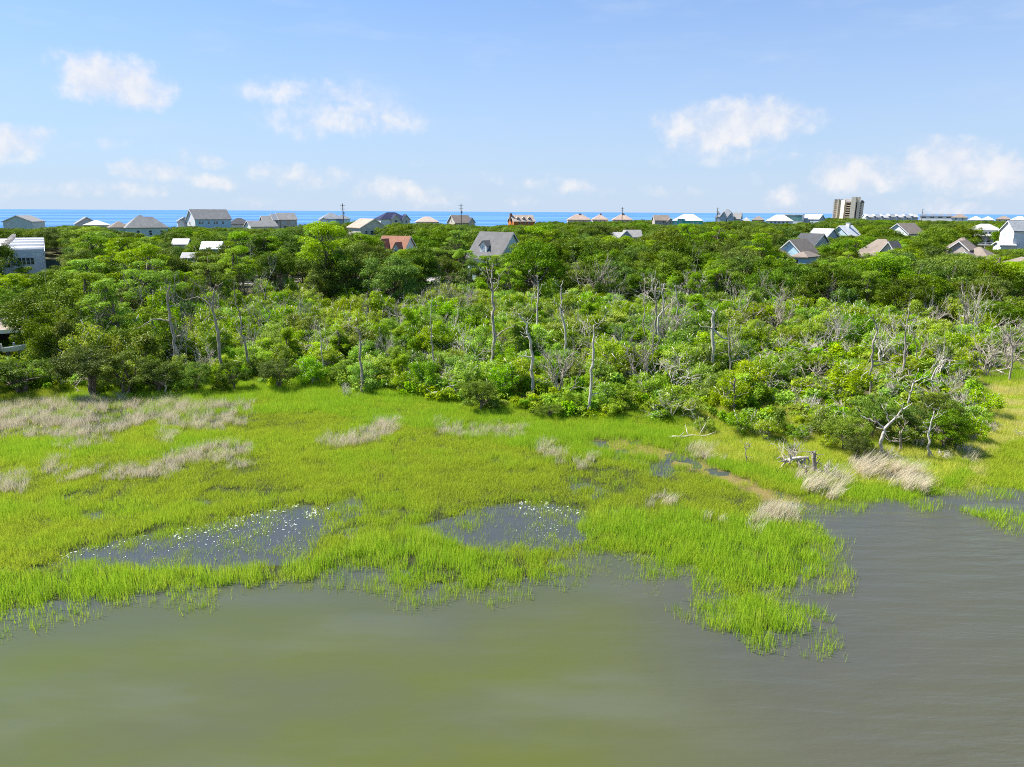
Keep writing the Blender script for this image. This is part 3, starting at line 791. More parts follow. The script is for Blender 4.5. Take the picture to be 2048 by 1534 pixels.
def house(label, short, D, xc, yr, turn, blocks, see, wins=(), cat='house', group='houses behind the wood', name='house', chim=None, dormers=()):
    """blocks: (ox, oy, width, depth, metres below the top ridge, rise, roof kind, wall, roof); see: (x0, x1, y) of what shows
    wins: (block, face, u, metres below that block's eave, w, h, pale); turn: degrees off facing the viewer"""
    p = P(xc, yr, D); az = math.degrees(math.atan2(p[0], p[1])); gz = hz(p[0], p[1])
    rz = rad(-az + turn)
    t = thing(name, label, cat, (p[0], p[1], gz), rz, group)
    zt = p[2] - gz - .22
    bl = []
    for (ox, oy, w, d, down, rise, kind, wm, rm) in blocks:
        zr = zt - down; ze = zr - rise
        wa = put('wall', wall_mesh(w, d, 0.0, ze, zr, kind).mesh('wall', MAT['w_' + wm]), t, (ox, oy, 0))
        ro = put('roof', roof_mesh(w, d, ze, zr, kind).mesh('roof', MAT['r_' + rm]), t, (ox, oy, 0))
        if kind in ('gx', 'gy'):     # white rake boards on the gable ends
            hw = (d if kind == 'gx' else w) / 2 + .45; run = (w if kind == 'gx' else d) / 2 + .45; dr = rise * .45 / (hw - .45)
            for s in (-1, 1):
                b = MB(); pr = [(-hw, ze - dr - .12), (0, zr - .12), (hw, ze - dr - .12), (hw, ze - dr + .14), (0, zr + .14), (-hw, ze - dr + .14)]
                b.extrude(pr, 'x' if kind == 'gx' else 'y', s * (run + .004), s * (run + .06))
                put('rake_board', b.mesh('rake_board', MAT['trim']), ro)
        bl.append((ox, oy, w, d, ze, zr))
    for (k, face, u, below, w, h, pale) in wins:
        ox, oy, bw, bd, ze, zr = bl[k]
        z = ze - below - h
        if face == 'f': window(t, ox + u, oy - bd / 2, z, w, h, 'f', pale)
        elif face == 'r': window(t, ox + bw / 2, oy + u, z, w, h, 'r', pale)
        else: window(t, ox - bw / 2, oy + u, z, w, h, 'l', pale)
    for (k, u, down, w, dp, wh, rise, wm, rm) in dormers:       # dormer on the front slope of block k
        ox, oy, bw, bd, ze, zr = bl[k]
        zf = zr - down                                            # dormer ridge height
        yback = oy - (zr - zf + .1) / (zr - ze) * bd / 2
        yf = yback - dp
        dw = put('dormer', MB().extrude([(-w / 2, zf - rise - wh), (w / 2, zf - rise - wh), (w / 2, zf - rise), (0, zf - .03), (-w / 2, zf - rise)], 'y', yf, yback).mesh('dormer', MAT['w_' + wm]), t, (ox + u, 0, 0))
        hw = w / 2 + .22; dr = rise * .22 / (w / 2)
        put('dormer_roof', MB().extrude([(-hw, zf - rise - dr), (0, zf), (hw, zf - rise - dr), (hw, zf - rise - dr + .14), (0, zf + .14), (-hw, zf - rise - dr + .14)], 'y', yf - .25, yback).mesh('dormer_roof', MAT['r_' + rm]), dw)
        put('dormer_window', FRAME, dw, (0, yf, zf - rise - wh + .35), 0, (w * .42, 1, wh * .7))
        put('dormer_pane', PANE_PALE, dw, (0, yf, zf - rise - wh + .35), 0, (w * .42, 1, wh * .7))
    if chim:
        cx, cy, w, d, top, mt = chim
        put('chimney', MB().box(-w / 2, w / 2, -d / 2, d / 2, zt - 3.5, zt + top).box(-w / 2 - .08, w / 2 + .08, -d / 2 - .08, d / 2 + .08, zt + top + .003, zt + top + .2).mesh('chimney', MAT[mt]), t, (cx, cy, 0))
    for s in (see if isinstance(see, list) else [see]): HOUSES.append((s[0], s[1], s[2], D))
    LAND.append((short, p[0], p[1]))
    R = max(max(abs(b[0]) + b[2] / 2, abs(b[1]) + b[3] / 2) for b in blocks); FOOT.append((p[0], p[1], R + .5))
    return t, bl, zt

FS = 'houses facing the sea beyond the wood'
MS = 'houses standing among the trees'
house("sage green house with grey gabled roof at the far left by the sea", "the far left sage house", 330, 46, 430.5, -24, [(0, 0, 12, 13, 0, 2.6, 'gy', 'sage', 'grey')], (24, 78, 452), group=FS)
house("house whose dark grey gable shows beside a white rounded roof", "the house with the dark gable", 345, 171, 433.5, 5, [(0, 0, 9.5, 9, 0, 3.0, 'gy', 'grey', 'grey')], (156, 188, 445), group=FS)
house("low house with bright white roof in front of the dark gabled house", "the low white roofed house", 320, 192, 440.5, -8, [(0, 0, 9.0, 8, 0, 1.9, 'hip', 'white', 'white')], (174, 214, 445), group=FS)
house("pale mint house with broad grey hip roof left of the long light blue house", "the mint green house", 250, 282, 430.5, 8,
      [(0, 2.5, 8.0, 7, 0, 3.6, 'hip', 'mint', 'grey'), (.6, -2.5, 13.0, 8, .45, 3.6, 'hip', 'mint', 'grey'), (-7.2, 1, 6, 7, 2.0, 2.0, 'hip', 'mint', 'taupe')],
      [(232, 262, 446), (262, 300, 455), (286, 320, 472)], [(1, 'f', .8, .7, 1.0, 1.9, 0), (1, 'f', 4.4, .7, 1.0, 1.9, 0), (1, 'f', -3.0, .7, 1.0, 1.9, 0)], group=MS)
house("small grey house half hidden behind the left end of the light blue house", "the small grey seaside house", 365, 367, 433.5, 6, [(0, 0, 6, 7, 0, 1.8, 'gy', 'grey', 'slate'), (-2.0, -3.9, 3.0, 1.0, 1.0, 1.2, 'gy', 'white', 'slate')], (357, 379, 447), [(0, 'f', .6, .4, .9, 1.2, 0)], group=FS)
house("long light blue house with tall grey roof and white left gable", "the long light blue house", 320, 416, 418.5, 22, [(0, 0, 16, 9.5, 0, 4.0, 'gx', 'lightblue', 'grey'), (-8.06, 0, .1, 9.2, .12, 3.9, 'gx', 'white', 'white')],
      [(380, 400, 444), (400, 455, 450)], [(0, 'f', u, 1.0, .95, 1.25, 0) for u in (-6.2, -5.0, -2.2, .4, 1.5, 4.2)] + [(1, 'l', 1.4, 1.2, 1.0, 1.4, 0)], group=FS)
house("dark grey hip roofed house between the light blue and tan houses", "the dark hip roofed house", 350, 478, 436, 0, [(0, 0, 11, 9, 0, 2.7, 'hip', 'grey', 'dark')], (456, 499, 448), group=FS)
house("low grey roofed house with small white gable left of the tan stepped house", "the low grey roofed house", 300, 521, 441, 24, [(0, 0, 11.5, 7, 0, 2.2, 'gx', 'white', 'grey')], (497, 545, 449), group=FS)
house("tan stepped house of three grey roofed parts above the wood", "the tan stepped house", 340, 570, 425.5, 16,
      [(0, 0, 8.2, 9, 0, 2.9, 'gx', 'tan', 'grey'), (-5.3, -.5, 3.2, 8, .45, 2.6, 'gx', 'tan', 'slate'), (-9.0, -.2, 4.6, 7, 1.5, 2.4, 'gx', 'tan', 'grey')],
      [(532, 552, 444), (552, 590, 449)], [(0, 'f', -2.2, .6, 1.4, 1.4, 1), (0, 'f', 2.2, .6, 1.4, 1.4, 1), (0, 'f', -1.2, 3.0, 3.2, 1.3, 0), (0, 'f', 2.4, 3.0, 1.6, 1.3, 0)] + [(1, 'f', 0, q, 1.5, .8, 0) for q in (.6, 2.4, 4.0)], group=FS)
house("light blue hip roofed house left of the first utility pole", "the blue hip roofed house", 380, 662, 425.5, 8, [(0, 0, 11.5, 10, 0, 3.0, 'hip', 'lightblue', 'slate'), (5.5, -2, 7.5, 6, 1.0, 2.0, 'hip', 'lightblue', 'slate'), (-5, -4, 4, 4, 2.4, 1.2, 'gy', 'paleblue', 'slate')], (637, 690, 441), group=FS)
house("cream house with broad tan gable and dark windows right of the blue hip roof", "the cream gabled house", 240, 734, 437, 24, [(0, 0, 9.8, 11, 0, 2.7, 'gy', 'cream', 'tan')], [(703, 722, 449), (722, 758, 461)],
      [(0, 'f', -2.9, 1.0, 1.0, 1.1, 0), (0, 'f', -.9, .9, 1.2, 1.5, 0), (0, 'f', 2.3, .9, .8, 1.5, 1), (0, 'f', 3.2, .9, .8, 1.5, 1)], group=MS)
house("white house with shiny navy blue hip roof and two cream gables", "the navy roofed house", 370, 782, 424.5, 18,
      [(0, 0, 14.5, 10, 0, 3.2, 'hip', 'white', 'navy'), (.5, -4.2, 4.2, 4, 1.0, 2.0, 'gy', 'cream', 'navy'), (6.2, -4.0, 4.0, 4, 1.0, 2.2, 'gy', 'cream', 'navy')], (752, 810, 441), [(1, 'f', 0, .6, 1.6, 1.3, 0), (2, 'f', 0, .6, 1.2, 1.3, 0), (0, 'l', -2, .8, 1.2, 1.4, 0)], group=FS)
house("pale tan hip roof barely showing over the treetops right of the navy roof", "the pale tan roof", 420, 854, 433, 6, [(0, 0, 13, 10, 0, 2.9, 'hip', 'cream', 'patchy')], (834, 876, 441), group=FS)
house("brown roofed beige house right behind the second utility pole", "the brown roofed house", 380, 919, 430, 28, [(0, 0, 10, 9, 0, 3.7, 'gx', 'beige', 'taupe'), (4.6, -3.4, 3.6, 4, 1.2, 2.2, 'gy', 'beige', 'dark')], (897, 940, 443), [(0, 'l', 0, -1.2, 1.0, 1.2, 0)], group=FS)
house("orange house with brick chimney and three dormers on its pale patchy roof", "the orange house", 400, 1043, 429.5, 24, [(0, 0, 13, 8.5, 0, 3.3, 'gx', 'orange', 'patchy')], (1019, 1069, 445), [(0, 'l', -1.5, -.6, .9, 1.1, 0), (0, 'f', -3, .5, 1, 1.2, 0), (0, 'f', 0, .5, 1, 1.2, 0), (0, 'f', 3, .5, 1, 1.2, 0)],
      chim=(-6.9, -.6, 1.1, 1.3, .8, 'brick'), dormers=[(0, u, 1.0, 1.7, 1.6, .8, .7, 'orange', 'patchy') for u in (-3.6, 0, 3.6)], group=FS)
for lb, sh, x, y, w, D in (("leftmost of three tan tiled hip roofs beyond the wood", "the left tan hip roof", 1158, 428.5, 16, 500), ("middle and smallest of three tan tiled hip roofs", "the middle tan hip roof", 1200, 428.5, 11, 510), ("tan tiled hip roof behind the third utility pole", "the right tan hip roof", 1245, 428.5, 13.5, 500)):
    house(lb, sh, D, x, y, 5, [(0, 0, w, 11, 0, 3.6, 'hip', 'beige', 'pinktan')], (x - w * 1.35, x + w * 1.35, 438), [(0, 'f', u, .4, 1.3, 1.3, 0) for u in (-3, 0, 3)], group=FS, chim=(.5, 0, 1.4, 1.4, .6, 'r_pinktan'))
house("brown house with stepped roofs left of the white roofed turquoise house", "the brown stepped house", 420, 1322, 430, 12, [(0, 0, 8.5, 8, 0, 2.8, 'gx', 'taupe', 'taupe'), (4.8, -2.5, 4, 5, 1.7, 1.8, 'gy', 'taupe', 'taupe')], (1306, 1343, 444), [(0, 'f', 1, .5, 1.2, 1.2, 0), (1, 'f', 0, .3, 1, 1.2, 0)], group=FS)
house("turquoise house under a large bright white hip roof", "the white roofed turquoise house", 380, 1377, 428, -6, [(0, 0, 14.8, 10, 0, 3.3, 'hip', 'turquoise', 'white'), (-3.4, -4.6, 3.0, 2.4, 1.5, .8, 'hip', 'turquoise', 'white')], (1350, 1402, 444), [(0, 'f', 2.8, .5, 1.6, 1.2, 1), (0, 'f', 5.4, .5, 1.6, 1.2, 1), (0, 'f', -6, .5, 1.4, 1.2, 1), (1, 'f', 0, .4, 1.2, 1.5, 1)], group=FS)
house("tall slate grey house with steep clustered gables right of the fourth pole", "the steep slate gabled house", 480, 1455, 418, -8,
      [(0, 0, 11, 10, 0, 5.0, 'hip', 'greyblue', 'slate'), (-1.5, -4.6, 4.4, 4, 2.0, 3.2, 'gy', 'greyblue', 'slate'), (3.4, -4.8, 4.2, 4, 2.6, 2.8, 'gy', 'greyblue', 'slate'), (7.2, -1, 4.6, 8, 2.3, 3.8, 'gx', 'greyblue', 'grey'), (-5.4, -2, 2.8, 5, 1.8, 4.0, 'hip', 'greyblue', 'slate')], (1435, 1482, 435), [(1, 'f', 0, .2, 1.1, 1.5, 1), (2, 'f', 0, .2, 1.1, 1.5, 1)], group=FS)
house("white roofed beach house with wide pyramid roof left of the teal glass building", "the white pyramid roofed house", 480, 1560, 429.5, 0, [(0, 0, 17, 12, 0, 3.9, 'hip', 'white', 'white')], (1531, 1582, 443), [(0, 'f', u, .3, 1.4, 1.3, 0) for u in (-5, -2.5, 0, 2.5, 5)], group=FS)
t_, bl_, zt_ = house("flat roofed beach building with teal glass front beside the white pyramid roof", "the teal glass building", 500, 1585, 428, -10, [(0, 0, 15, 10, 0, .3, 'flat', 'white', 'white')], (1570, 1606, 438), cat='building', name='beach_building', group=FS)
for u in (-5.4, -1.8, 1.8, 5.4): put('glazing', MB().box(u - 1.7, u + 1.7, -5.12, -5.0, zt_ - 4.2, zt_ - .7).mesh('glazing', MAT['tealglass']), t_)
house("house with plain white gable roof just left of the tower block", "the white gable roofed house", 500, 1628, 428.5, -26, [(0, 0, 12, 9, 0, 3.0, 'gx', 'greyblue', 'white')], (1611, 1645, 437), group=FS)
# houses in among the trees
house("teal house with white roof mostly hidden behind the left wood", "the teal house", 150, 400, 483, -12, [(2.2, 1.5, 3.4, 5, 0, 1.3, 'gx', 'teal', 'white'), (-1.6, -1.0, 3.0, 4.4, 2.2, .9, 'gx', 'teal', 'lightgrey')], [(410, 428, 491), (374, 384, 536)], [(1, 'f', .7, .8, .8, 1.5, 0), (1, 'f', -.9, 2.6, .8, 1.3, 0)], group=MS)
house("small white roofed cottage peeping out of the trees above the teal house", "the small white cottage", 190, 363, 477, -15, [(0, 0, 3.4, 4.4, 0, 1.2, 'gx', 'white', 'white')], (354, 373, 486), group=MS)
house("red brown roofed house with two white arched dormers in the trees", "the red roofed house", 175, 793, 471.5, -30, [(0, 0, 7.4, 9, 0, 4.6, 'gx', 'white', 'red')], (764, 806, 497), dormers=[(0, -1.9, .55, 2.3, 3.4, 1.2, 2.0, 'white', 'red'), (0, 2.2, 1.3, 1.9, 2.9, 1.2, 1.6, 'white', 'red')], group=MS)
house("grey roofed house with one white dormer and pale blue right gable", "the grey house with the dormer", 160, 993, 463.5, -38, [(0, 0, 9.0, 10, 0, 5.4, 'gx', 'paleblue', 'steelgrey')], [(938, 960, 496), (955, 1015, 508), (1005, 1036, 492)], [(0, 'r', 1.0, .2, 1.0, 1.5, 1)], dormers=[(0, -.6, 1.75, 1.9, 2.4, 1.5, .95, 'white', 'steelgrey')], group=MS)
house("grey roofed house with white trimmed gable deep in the middle wood", "the white trimmed gable", 230, 1256, 459.5, 10, [(1.4, 0, 5.0, 6, 0, 2.0, 'gx', 'white', 'grey'), (-1.2, -2.6, 3.4, 3, .1, 1.7, 'gy', 'greyblue', 'grey'), (-4.0, -.8, 3.2, 5, .7, 1.7, 'gx', 'white', 'lightgrey')], [(1228, 1275, 470)], [(1, 'f', 0, -.9, .8, .9, 1)], group=MS)
house("light blue house with taupe roof and two stacked front gables", "the blue stacked gable house", 165, 1597, 478, -24, [(0, 0, 7.0, 8.5, 0, 3.3, 'gy', 'lightblue', 'taupe'), (-1.2, -5.2, 4.2, 2.6, 2.4, 1.6, 'gy', 'lightblue', 'taupe'), (3.4, -3.0, 3.4, 6.2, 2.6, 1.0, 'hip', 'lightblue', 'taupe')],
      [(1568, 1584, 490), (1582, 1618, 516), (1612, 1637, 518)], [(1, 'f', .2, .9, 1.3, 1.0, 0), (2, 'f', -.6, .4, 1.0, 1.4, 0)], group=MS)
house("house with plain charcoal roof in front of the light grey roof", "the charcoal roofed house", 210, 1625, 466.5, -36, [(0, 0, 7.2, 9, 0, 3.7, 'gx', 'grey', 'dark')], [(1603, 1646, 484)], group=MS)
house("light grey roofed house behind the charcoal roof", "the light grey roofed house", 235, 1648, 456.5, -40, [(0, 0, 7.4, 8.5, 0, 3.8, 'gx', 'greyblue', 'lightgrey')], [(1624, 1672, 468)], group=MS)
house("pale blue house with white roof and square white chimney", "the pale blue house with chimney", 260, 1692, 450.5, -24, [(0, 0, 8.2, 10, 0, 3.6, 'gy', 'paleblue', 'white')], [(1670, 1722, 464)], chim=(.4, 1.0, 1.3, 1.3, .9, 'trim'), group=MS)
house("taupe hip roof half sunk in trees right of the blue stacked gable house", "the sunken taupe roof", 170, 1764, 478, -24, [(0, 0, 9.6, 7.6, 0, 3.9, 'hip', 'cream', 'taupe'), (3.4, -1.6, 3.0, 4.4, .3, 2.0, 'gy', 'cream', 'taupe')], [(1724, 1750, 502), (1740, 1790, 484)], group=MS)
house("house with bright white triangular gable and taupe roof", "the white triangular gable", 260, 1812, 446, -28, [(0, 0, 8.8, 11, 0, 3.4, 'gy', 'white', 'taupe')], [(1787, 1846, 465)], [(0, 'f', -2.6, .5, 1.0, 1.1, 0), (0, 'f', 2.2, .5, 1.4, 1.1, 0)], group=MS)
house("sprawling taupe roofed house with several low gables at the right", "the sprawling taupe roof", 180, 1926, 475, -22, [(0, 0, 7.5, 8, 0, 3.9, 'hip', 'cream', 'taupe'), (1.6, -3.4, 4.6, 4, .6, 1.9, 'gy', 'taupe', 'taupe'), (5.0, -2.2, 7.6, 7, 2.1, 2.6, 'hip', 'cream', 'taupe'), (-4.8, -.6, 4.2, 6, 2.0, 2.0, 'hip', 'cream', 'taupe'), (4.0, -6.0, 4.6, 2.6, 3.0, 1.6, 'gy', 'cream', 'taupe')],
      [(1886, 1910, 492), (1905, 1950, 497), (1945, 1975, 505)], group=MS)
house("tall white house cut by the right rim of the photo", "the white house at the right rim", 230, 2056, 441, 26, [(0, 0, 11, 9, 0, 3.0, 'gx', 'white', 'slate'), (-7.0, -2.6, 4.0, 5, 6.6, 1.0, 'gx', 'white', 'white')], [(2014, 2060, 492)], [(0, 'l', -2, .8, 1.0, 1.4, 1), (0, 'l', 1.6, .8, 1.0, 1.4, 1)], group=MS)
house("low taupe roof at the right rim beside the big dark magnolia", "the low taupe roof", 160, 2046, 513.5, -20, [(0, 0, 6, 6, 0, 1.4, 'hip', 'cream', 'taupe')], [(2024, 2060, 521)], group=MS)
# white house with two porches
t_, bl_, zt_ = house("white house with two storeys of columned porches under a grey hip roof", "the white porch house", 290, 1970, 447.5, 0, [(0, 0, 12, 9, 0, 2.3, 'hip', 'white', 'lightgrey')], [(1943, 1998, 479)],
                     [(0, 'f', u, .5, 1.3, 1.5, 1) for u in (-4.9, 4.9)] + [(0, 'f', u, .6, .9, 1.4, 0) for u in (-2.2, -.75, .75, 2.2)] + [(0, 'f', u, 3.9, 1.3, 1.6, 0) for u in (-4.4, -2.2, 0, 2.2, 4.4)] + [(0, 'f', u, 6.6, 1.8, 1.8, 0) for u in (-2.6, 2.6)], group=MS)
ze_ = bl_[0][4]
for q in (2.35, 5.6): put('porch_deck', MB().box(-6.4, 6.4, -7.2, -4.51, ze_ - q - .35, ze_ - q).mesh('porch_deck', MAT['trim']), t_)
for u in (-6.1, -3.7, -1.2, 1.2, 3.7, 6.1): put('porch_column', MB().box(u - .16, u + .16, -7.1, -6.8, 0, ze_ - 2.7).mesh('porch_column', MAT['trim']), t_)
put('porch_roof', MB().poly([(-6.8, -7.6, ze_ - 2.3), (6.8, -7.6, ze_ - 2.3), (6.8, -4.5, ze_ - 1.5), (-6.8, -4.5, ze_ - 1.5), (-6.8, -7.6, ze_ - 2.2), (6.8, -7.6, ze_ - 2.2), (6.8, -4.5, ze_ - 1.4), (-6.8, -4.5, ze_ - 1.4)], [(3, 2, 1, 0), (4, 5, 6, 7), (0, 1, 5, 4), (1, 2, 6, 5), (2, 3, 7, 6), (3, 0, 4, 7)]).mesh('porch_roof', MAT['r_lightgrey']), t_)
for q in (5.6,):
    b = MB().box(-6.2, 6.2, -7.12, -7.04, ze_ - q + .85, ze_ - q + .95)
    for u in np.arange(-6.0, 6.1, .4): b.box(u - .03, u + .03, -7.1, -7.05, ze_ - q, ze_ - q + .85)
    tag(put('porch_railing', b.mesh('porch_railing', MAT['trim']), t_), kind='stuff')
# far row behind the wood, right of the tower
for i, x in enumerate(range(1736, 1836, 15)):
    words = ('first', 'second', 'third', 'fourth', 'fifth', 'sixth', 'seventh')[i]
    house("%s grey roofed townhouse in the far row counted from the tower block" % words, "the %s far townhouse" % words, 690 + 4 * i, x, 428.4 + .4 * (i % 3), 20, [(0, 0, 7.2, 9, 0, 2.6, 'gx', 'grey', 'slate' if i % 2 else 'lightgrey'), (-2.9, -1, 1.3, 8, -.3, 1.4, 'gx', 'white', 'white')],
          (x - 8, x + 8, 436), [(0, 'f', .8, .4, 1.6, 1.2, 0)], cat='townhouse', name='townhouse', group='row of grey townhouses right of the tower')
t_, bl_, zt_ = house("long low white flat roofed building far beyond the right wood", "the long white building", 660, 1873, 430, 0, [(0, 0, 27, 10, 0, .4, 'flat', 'white', 'white')], (1846, 1901, 437), cat='building', name='long_building', group=FS)
for u in (-10, -3.3, 3.3, 10):
    put('roof_unit', MB().box(u - 2.2, u + 2.2, -2, 2, zt_ + .28, zt_ + 1.3).mesh('roof_unit', MAT['r_lightgrey']), t_)
    window(t_, u, -5, zt_ - 2.6, 4.5, 1.4)
for lb, x, y, w, wm, rm, D in (("far white beach house with taupe hip roof right of the long white building", 1920, 428, 12, 'white', 'taupe', 600), ("far low house with white roof second from the long white building", 1952, 433, 11, 'white', 'white', 620), ("far small house with pale roof third from the long white building", 1976, 433, 10, 'lightblue', 'white', 640),
                               ("far house with brown roof fourth from the long white building", 2008, 431.5, 11, 'beige', 'taupe', 620), ("far white roofed house nearest the right rim of the sea", 2040, 432.5, 12, 'white', 'white', 600), ("tiny pale house just right of the slate gabled house", 1493, 434, 6, 'white', 'lightgrey', 560), ("low brown roof between the slate gables and white pyramid roof", 1517, 432, 9, 'tan', 'taupe', 540)):
    house(lb, "the far house near the sea", D, x, y, 0, [(0, 0, w, 9, 0, 2.8, 'hip', wm, rm)], (x - w, x + w, 438), [(0, 'f', u, .4, 1.3, 1.3, 0) for u in (-2.4, 2.4)], group=FS)
    LAND.pop()

def tower():
    D = 780.0; p = P(1694, 433, D); gz = hz(p[0], p[1]); az = math.degrees(math.atan2(p[0], p[1]))
    t = thing('apartment_tower', "cream and brown apartment tower rising alone above the right wood", 'tower', (p[0], p[1], gz), rad(-az), None)
    k = P(1695, 433, D)[0] - P(1694, 433, D)[0]; k *= math.cos(rad(az))
    z = lambda y: P(1694, y, D)[2] - gz
    u = lambda x: (x - 1694) * k
    storey = (z(397) - z(433)) / 9.0
    def part(nm, b, m): return put(nm, b.mesh(nm, MAT[m]), t)
    # left wing: shade behind its stacked balconies put in as near-black, turned to the sea
    part('left_wing', MB().box(u(1666), u(1676), -4, 12, 0, z(399.5)), 'shadepaint')
    for i in range(14):
        h = z(400) - i * storey
        if h > 1: part('balcony', MB().box(u(1663.5), u(1672), -5.6, -4.02, h - 1.5, h - .5).box(u(1663.5), u(1672), -5.8, -4.01, h - 1.75, h - 1.51), 'concrete')
    part('fin_wall', MB().box(u(1672), u(1674), -6.4, 12.5, 0, z(398)), 'sunlit_wall')
    part('window_strip', MB().box(u(1674.01), u(1679), -4.6, 10, 0, z(400)), 'pane')
    for i in range(14):
        h = z(401) - i * storey
        if h > 1: part('spandrel', MB().box(u(1674.02), u(1678.9), -4.9, -4.61, h - 1.1, h), 'concrete')
    # cream end wall facing the sun, then the recessed front with galleries, their shade set on as dark panels
    part('end_wall', MB().poly([(u(1678), -5, 0), (u(1686), -11, 0), (u(1686), 10, 0), (u(1678), 10, 0), (u(1678), -5, z(401)), (u(1686), -11, z(399.5)), (u(1686), 10, z(399.5)), (u(1678), 10, z(401))], [(3, 2, 1, 0), (4, 5, 6, 7), (0, 1, 5, 4), (1, 2, 6, 5), (2, 3, 7, 6), (3, 0, 4, 7)]), 'sunlit_wall')
    part('front_wall', MB().box(u(1686.02), u(1699), -8, 10, 0, z(404)), 'concrete')
    for i in range(1, 14):
        h = z(402.5) - i * storey * 1.15
        if h > 2:
            part('gallery_shade', MB().box(u(1690), u(1698.6), -8.1, -8.01, h - 1.5, h + .35), 'shadepaint')
            part('gallery_parapet', MB().box(u(1689.6), u(1698.8), -9.2, -8.12, h - 2.6, h - 1.5), 'concrete')
    part('stair_tower', MB().box(u(1698.5), u(1707.6), -13, 6, 0, z(394.3)), 'sunlit_wall')
    part('stair_tower_front', MB().box(u(1707.62), u(1716.8), -11, 6, 0, z(394.3)), 'concrete')
    part('recess_shade', MB().box(u(1709), u(1711), -11.12, -11.01, 0, z(405)), 'shadepaint')  # dark strip painted on for the shade of a recess
    part('right_wing', MB().box(u(1716.82), u(1724.5), -7, 10, 0, z(405)), 'concrete')
    for i in range(14):
        h = z(406.5) - i * storey * 1.15
        if h > 2: window(t, u(1718.6), -7.0, h - 1.4, 1.9, 1.8)
    for nm, a, b_, y0, y1, yf in (('left_roof', 1664, 1684, 399, 397.2, -6), ('centre_roof', 1684, 1699, 402.5, 398.2, -10), ('right_roof', 1716.9, 1725.2, 405.6, 400.5, -8)):
        w0, w1 = u(a), u(b_)
        part(nm, MB().poly([(w0, yf, z(y0)), (w1, yf, z(y0)), (w1, 10, z(y0)), (w0, 10, z(y0)), ((w0 * .8 + w1 * .2), 1, z(y1)), ((w0 * .2 + w1 * .8), 1, z(y1))], [(3, 2, 1, 0), (0, 1, 5, 4), (2, 3, 4, 5), (1, 2, 5), (3, 0, 4)]), 'r_taupe' if nm != 'left_roof' else 'r_slate')
    HOUSES.append((1662, 1727, 431, D)); LAND.append(('the apartment tower', p[0], p[1])); FOOT.append((p[0], p[1], 24))
tower()

def townhouse_row():
    D = 150.0; p = P(85, 502, D); gz = hz(p[0], p[1]); zr = p[2] - gz
    t = thing('townhouse_row', "long white townhouse row with ribbed white roof at the left edge", 'building', (p[0], p[1], gz), rad(33.8))
    put('wall', MB().box(-7.6, 0, 0, 84, 0, zr - .3).mesh('wall', MAT['w_white']), t)
    put('front_wall', MB().box(-5.3, -.25, -.22, -.01, 0, zr - .35).mesh('front_wall', MAT['w_white']), t)
    for x in (-5.42, -.12): put('corner_board', MB().box(x - .12, x + .12, -.3, -.01, 0, zr - .3).mesh('corner_board', MAT['trim']), t)
    n = 9
    for i in range(n):
        y0 = i * 84 / n
        h = .5 * (i % 2)
        put('roof', MB().box(-7.8, .25, y0 + .2, y0 + 84 / n - .2, zr - .298, zr + .02 + h * .5).mesh('roof', MAT['r_white']), t)
        put('parapet', MB().box(-7.9, .3, y0 - .19, y0 + .19, zr - .297, zr + .45).mesh('parapet', MAT['trim']), t)
        put('fascia', MB().box(.31, .42, y0 + .25, y0 + 84 / n - .25, zr - .8, zr + .05).mesh('fascia', MAT['trim']), t)
        if i > 0: put('chimney', MB().box(-7.4, -6.5, y0 + 1.0, y0 + 2.2, zr + .03, zr + 1.3).box(-7.5, -6.4, y0 + .9, y0 + 2.3, zr + 1.303, zr + 1.45).mesh('chimney', MAT['w_taupe']), t)
    for x in (-3.95, -2.45):
        for q in (0, 3.4): window(t, x - .35, -.23, zr - 2.9 - q, .75, 1.7); window(t, x + .37, -.23, zr - 2.9 - q, .68, 1.7)
    put('front_bay', MB().box(-12.5, -7.9, -5.5, -.4, 0, zr - .9).mesh('front_bay', MAT['w_white']), t)
    put('bay_roof', MB().box(-12.7, -7.7, -5.7, -.3, zr - .897, zr - .6).mesh('bay_roof', MAT['r_white']), t)
    put('rear_bay', MB().box(-15, -7.62, 0, 84, 0, zr - .35).mesh('rear_bay', MAT['w_white']), t)
    put('rear_roof', MB().box(-15.2, -7.92, .2, 84, zr - .347, zr - .1).mesh('rear_roof', MAT['r_white']), t)
    for s in ((0, 38, 546, 140), (36, 88, 532, 148), (0, 98, 500, 150), (85, 99, 525, 148)): HOUSES.append(s)
    LAND.append(('the white townhouse row', p[0] - 6, p[1] + 10))
    for k in range(9): FOOT.append((p[0] - 5.5 - 5.2 * k, p[1] + 2 + 7.8 * k, 10))
townhouse_row()

def utility_pole(label, short, x, yt, yb, D):
    a = P(x, yt, D); gz = hz(a[0], a[1])
    t = thing('utility_pole', label, 'utility pole', (a[0], a[1], gz), 0, 'utility poles above the wood')
    h = a[2] - gz
    put('pole', MB().tube([(0, 0, 0), (0, 0, h * .5), (0, 0, h)], [.26, .22, .17], 8).mesh('pole', MAT['polewood']), t)
    for q in (.8, 2.2):
        put('crossarm', MB().box(-1.1, 1.1, -.31, -.2, h - q - .14, h - q).mesh('crossarm', MAT['polewood']), t)
    put('transformer', MB().tube([(.42, 0, h - 4.4), (.42, 0, h - 3.4)], [.24, .24], 8).mesh('transformer', MAT['concrete']), t)
    HOUSES.append((x - 2.5, x + 2.5, yb, D)); LAND.append((short, a[0], a[1]))
utility_pole("wooden utility pole right of the blue hip roofed house", "the first utility pole", 685, 407, 435, 300)
utility_pole("wooden utility pole standing before the brown roofed house", "the second utility pole", 922, 407.5, 443, 330)
utility_pole("slim utility pole in front of the right tan hip roof", "the third utility pole", 1245, 414, 432, 440)
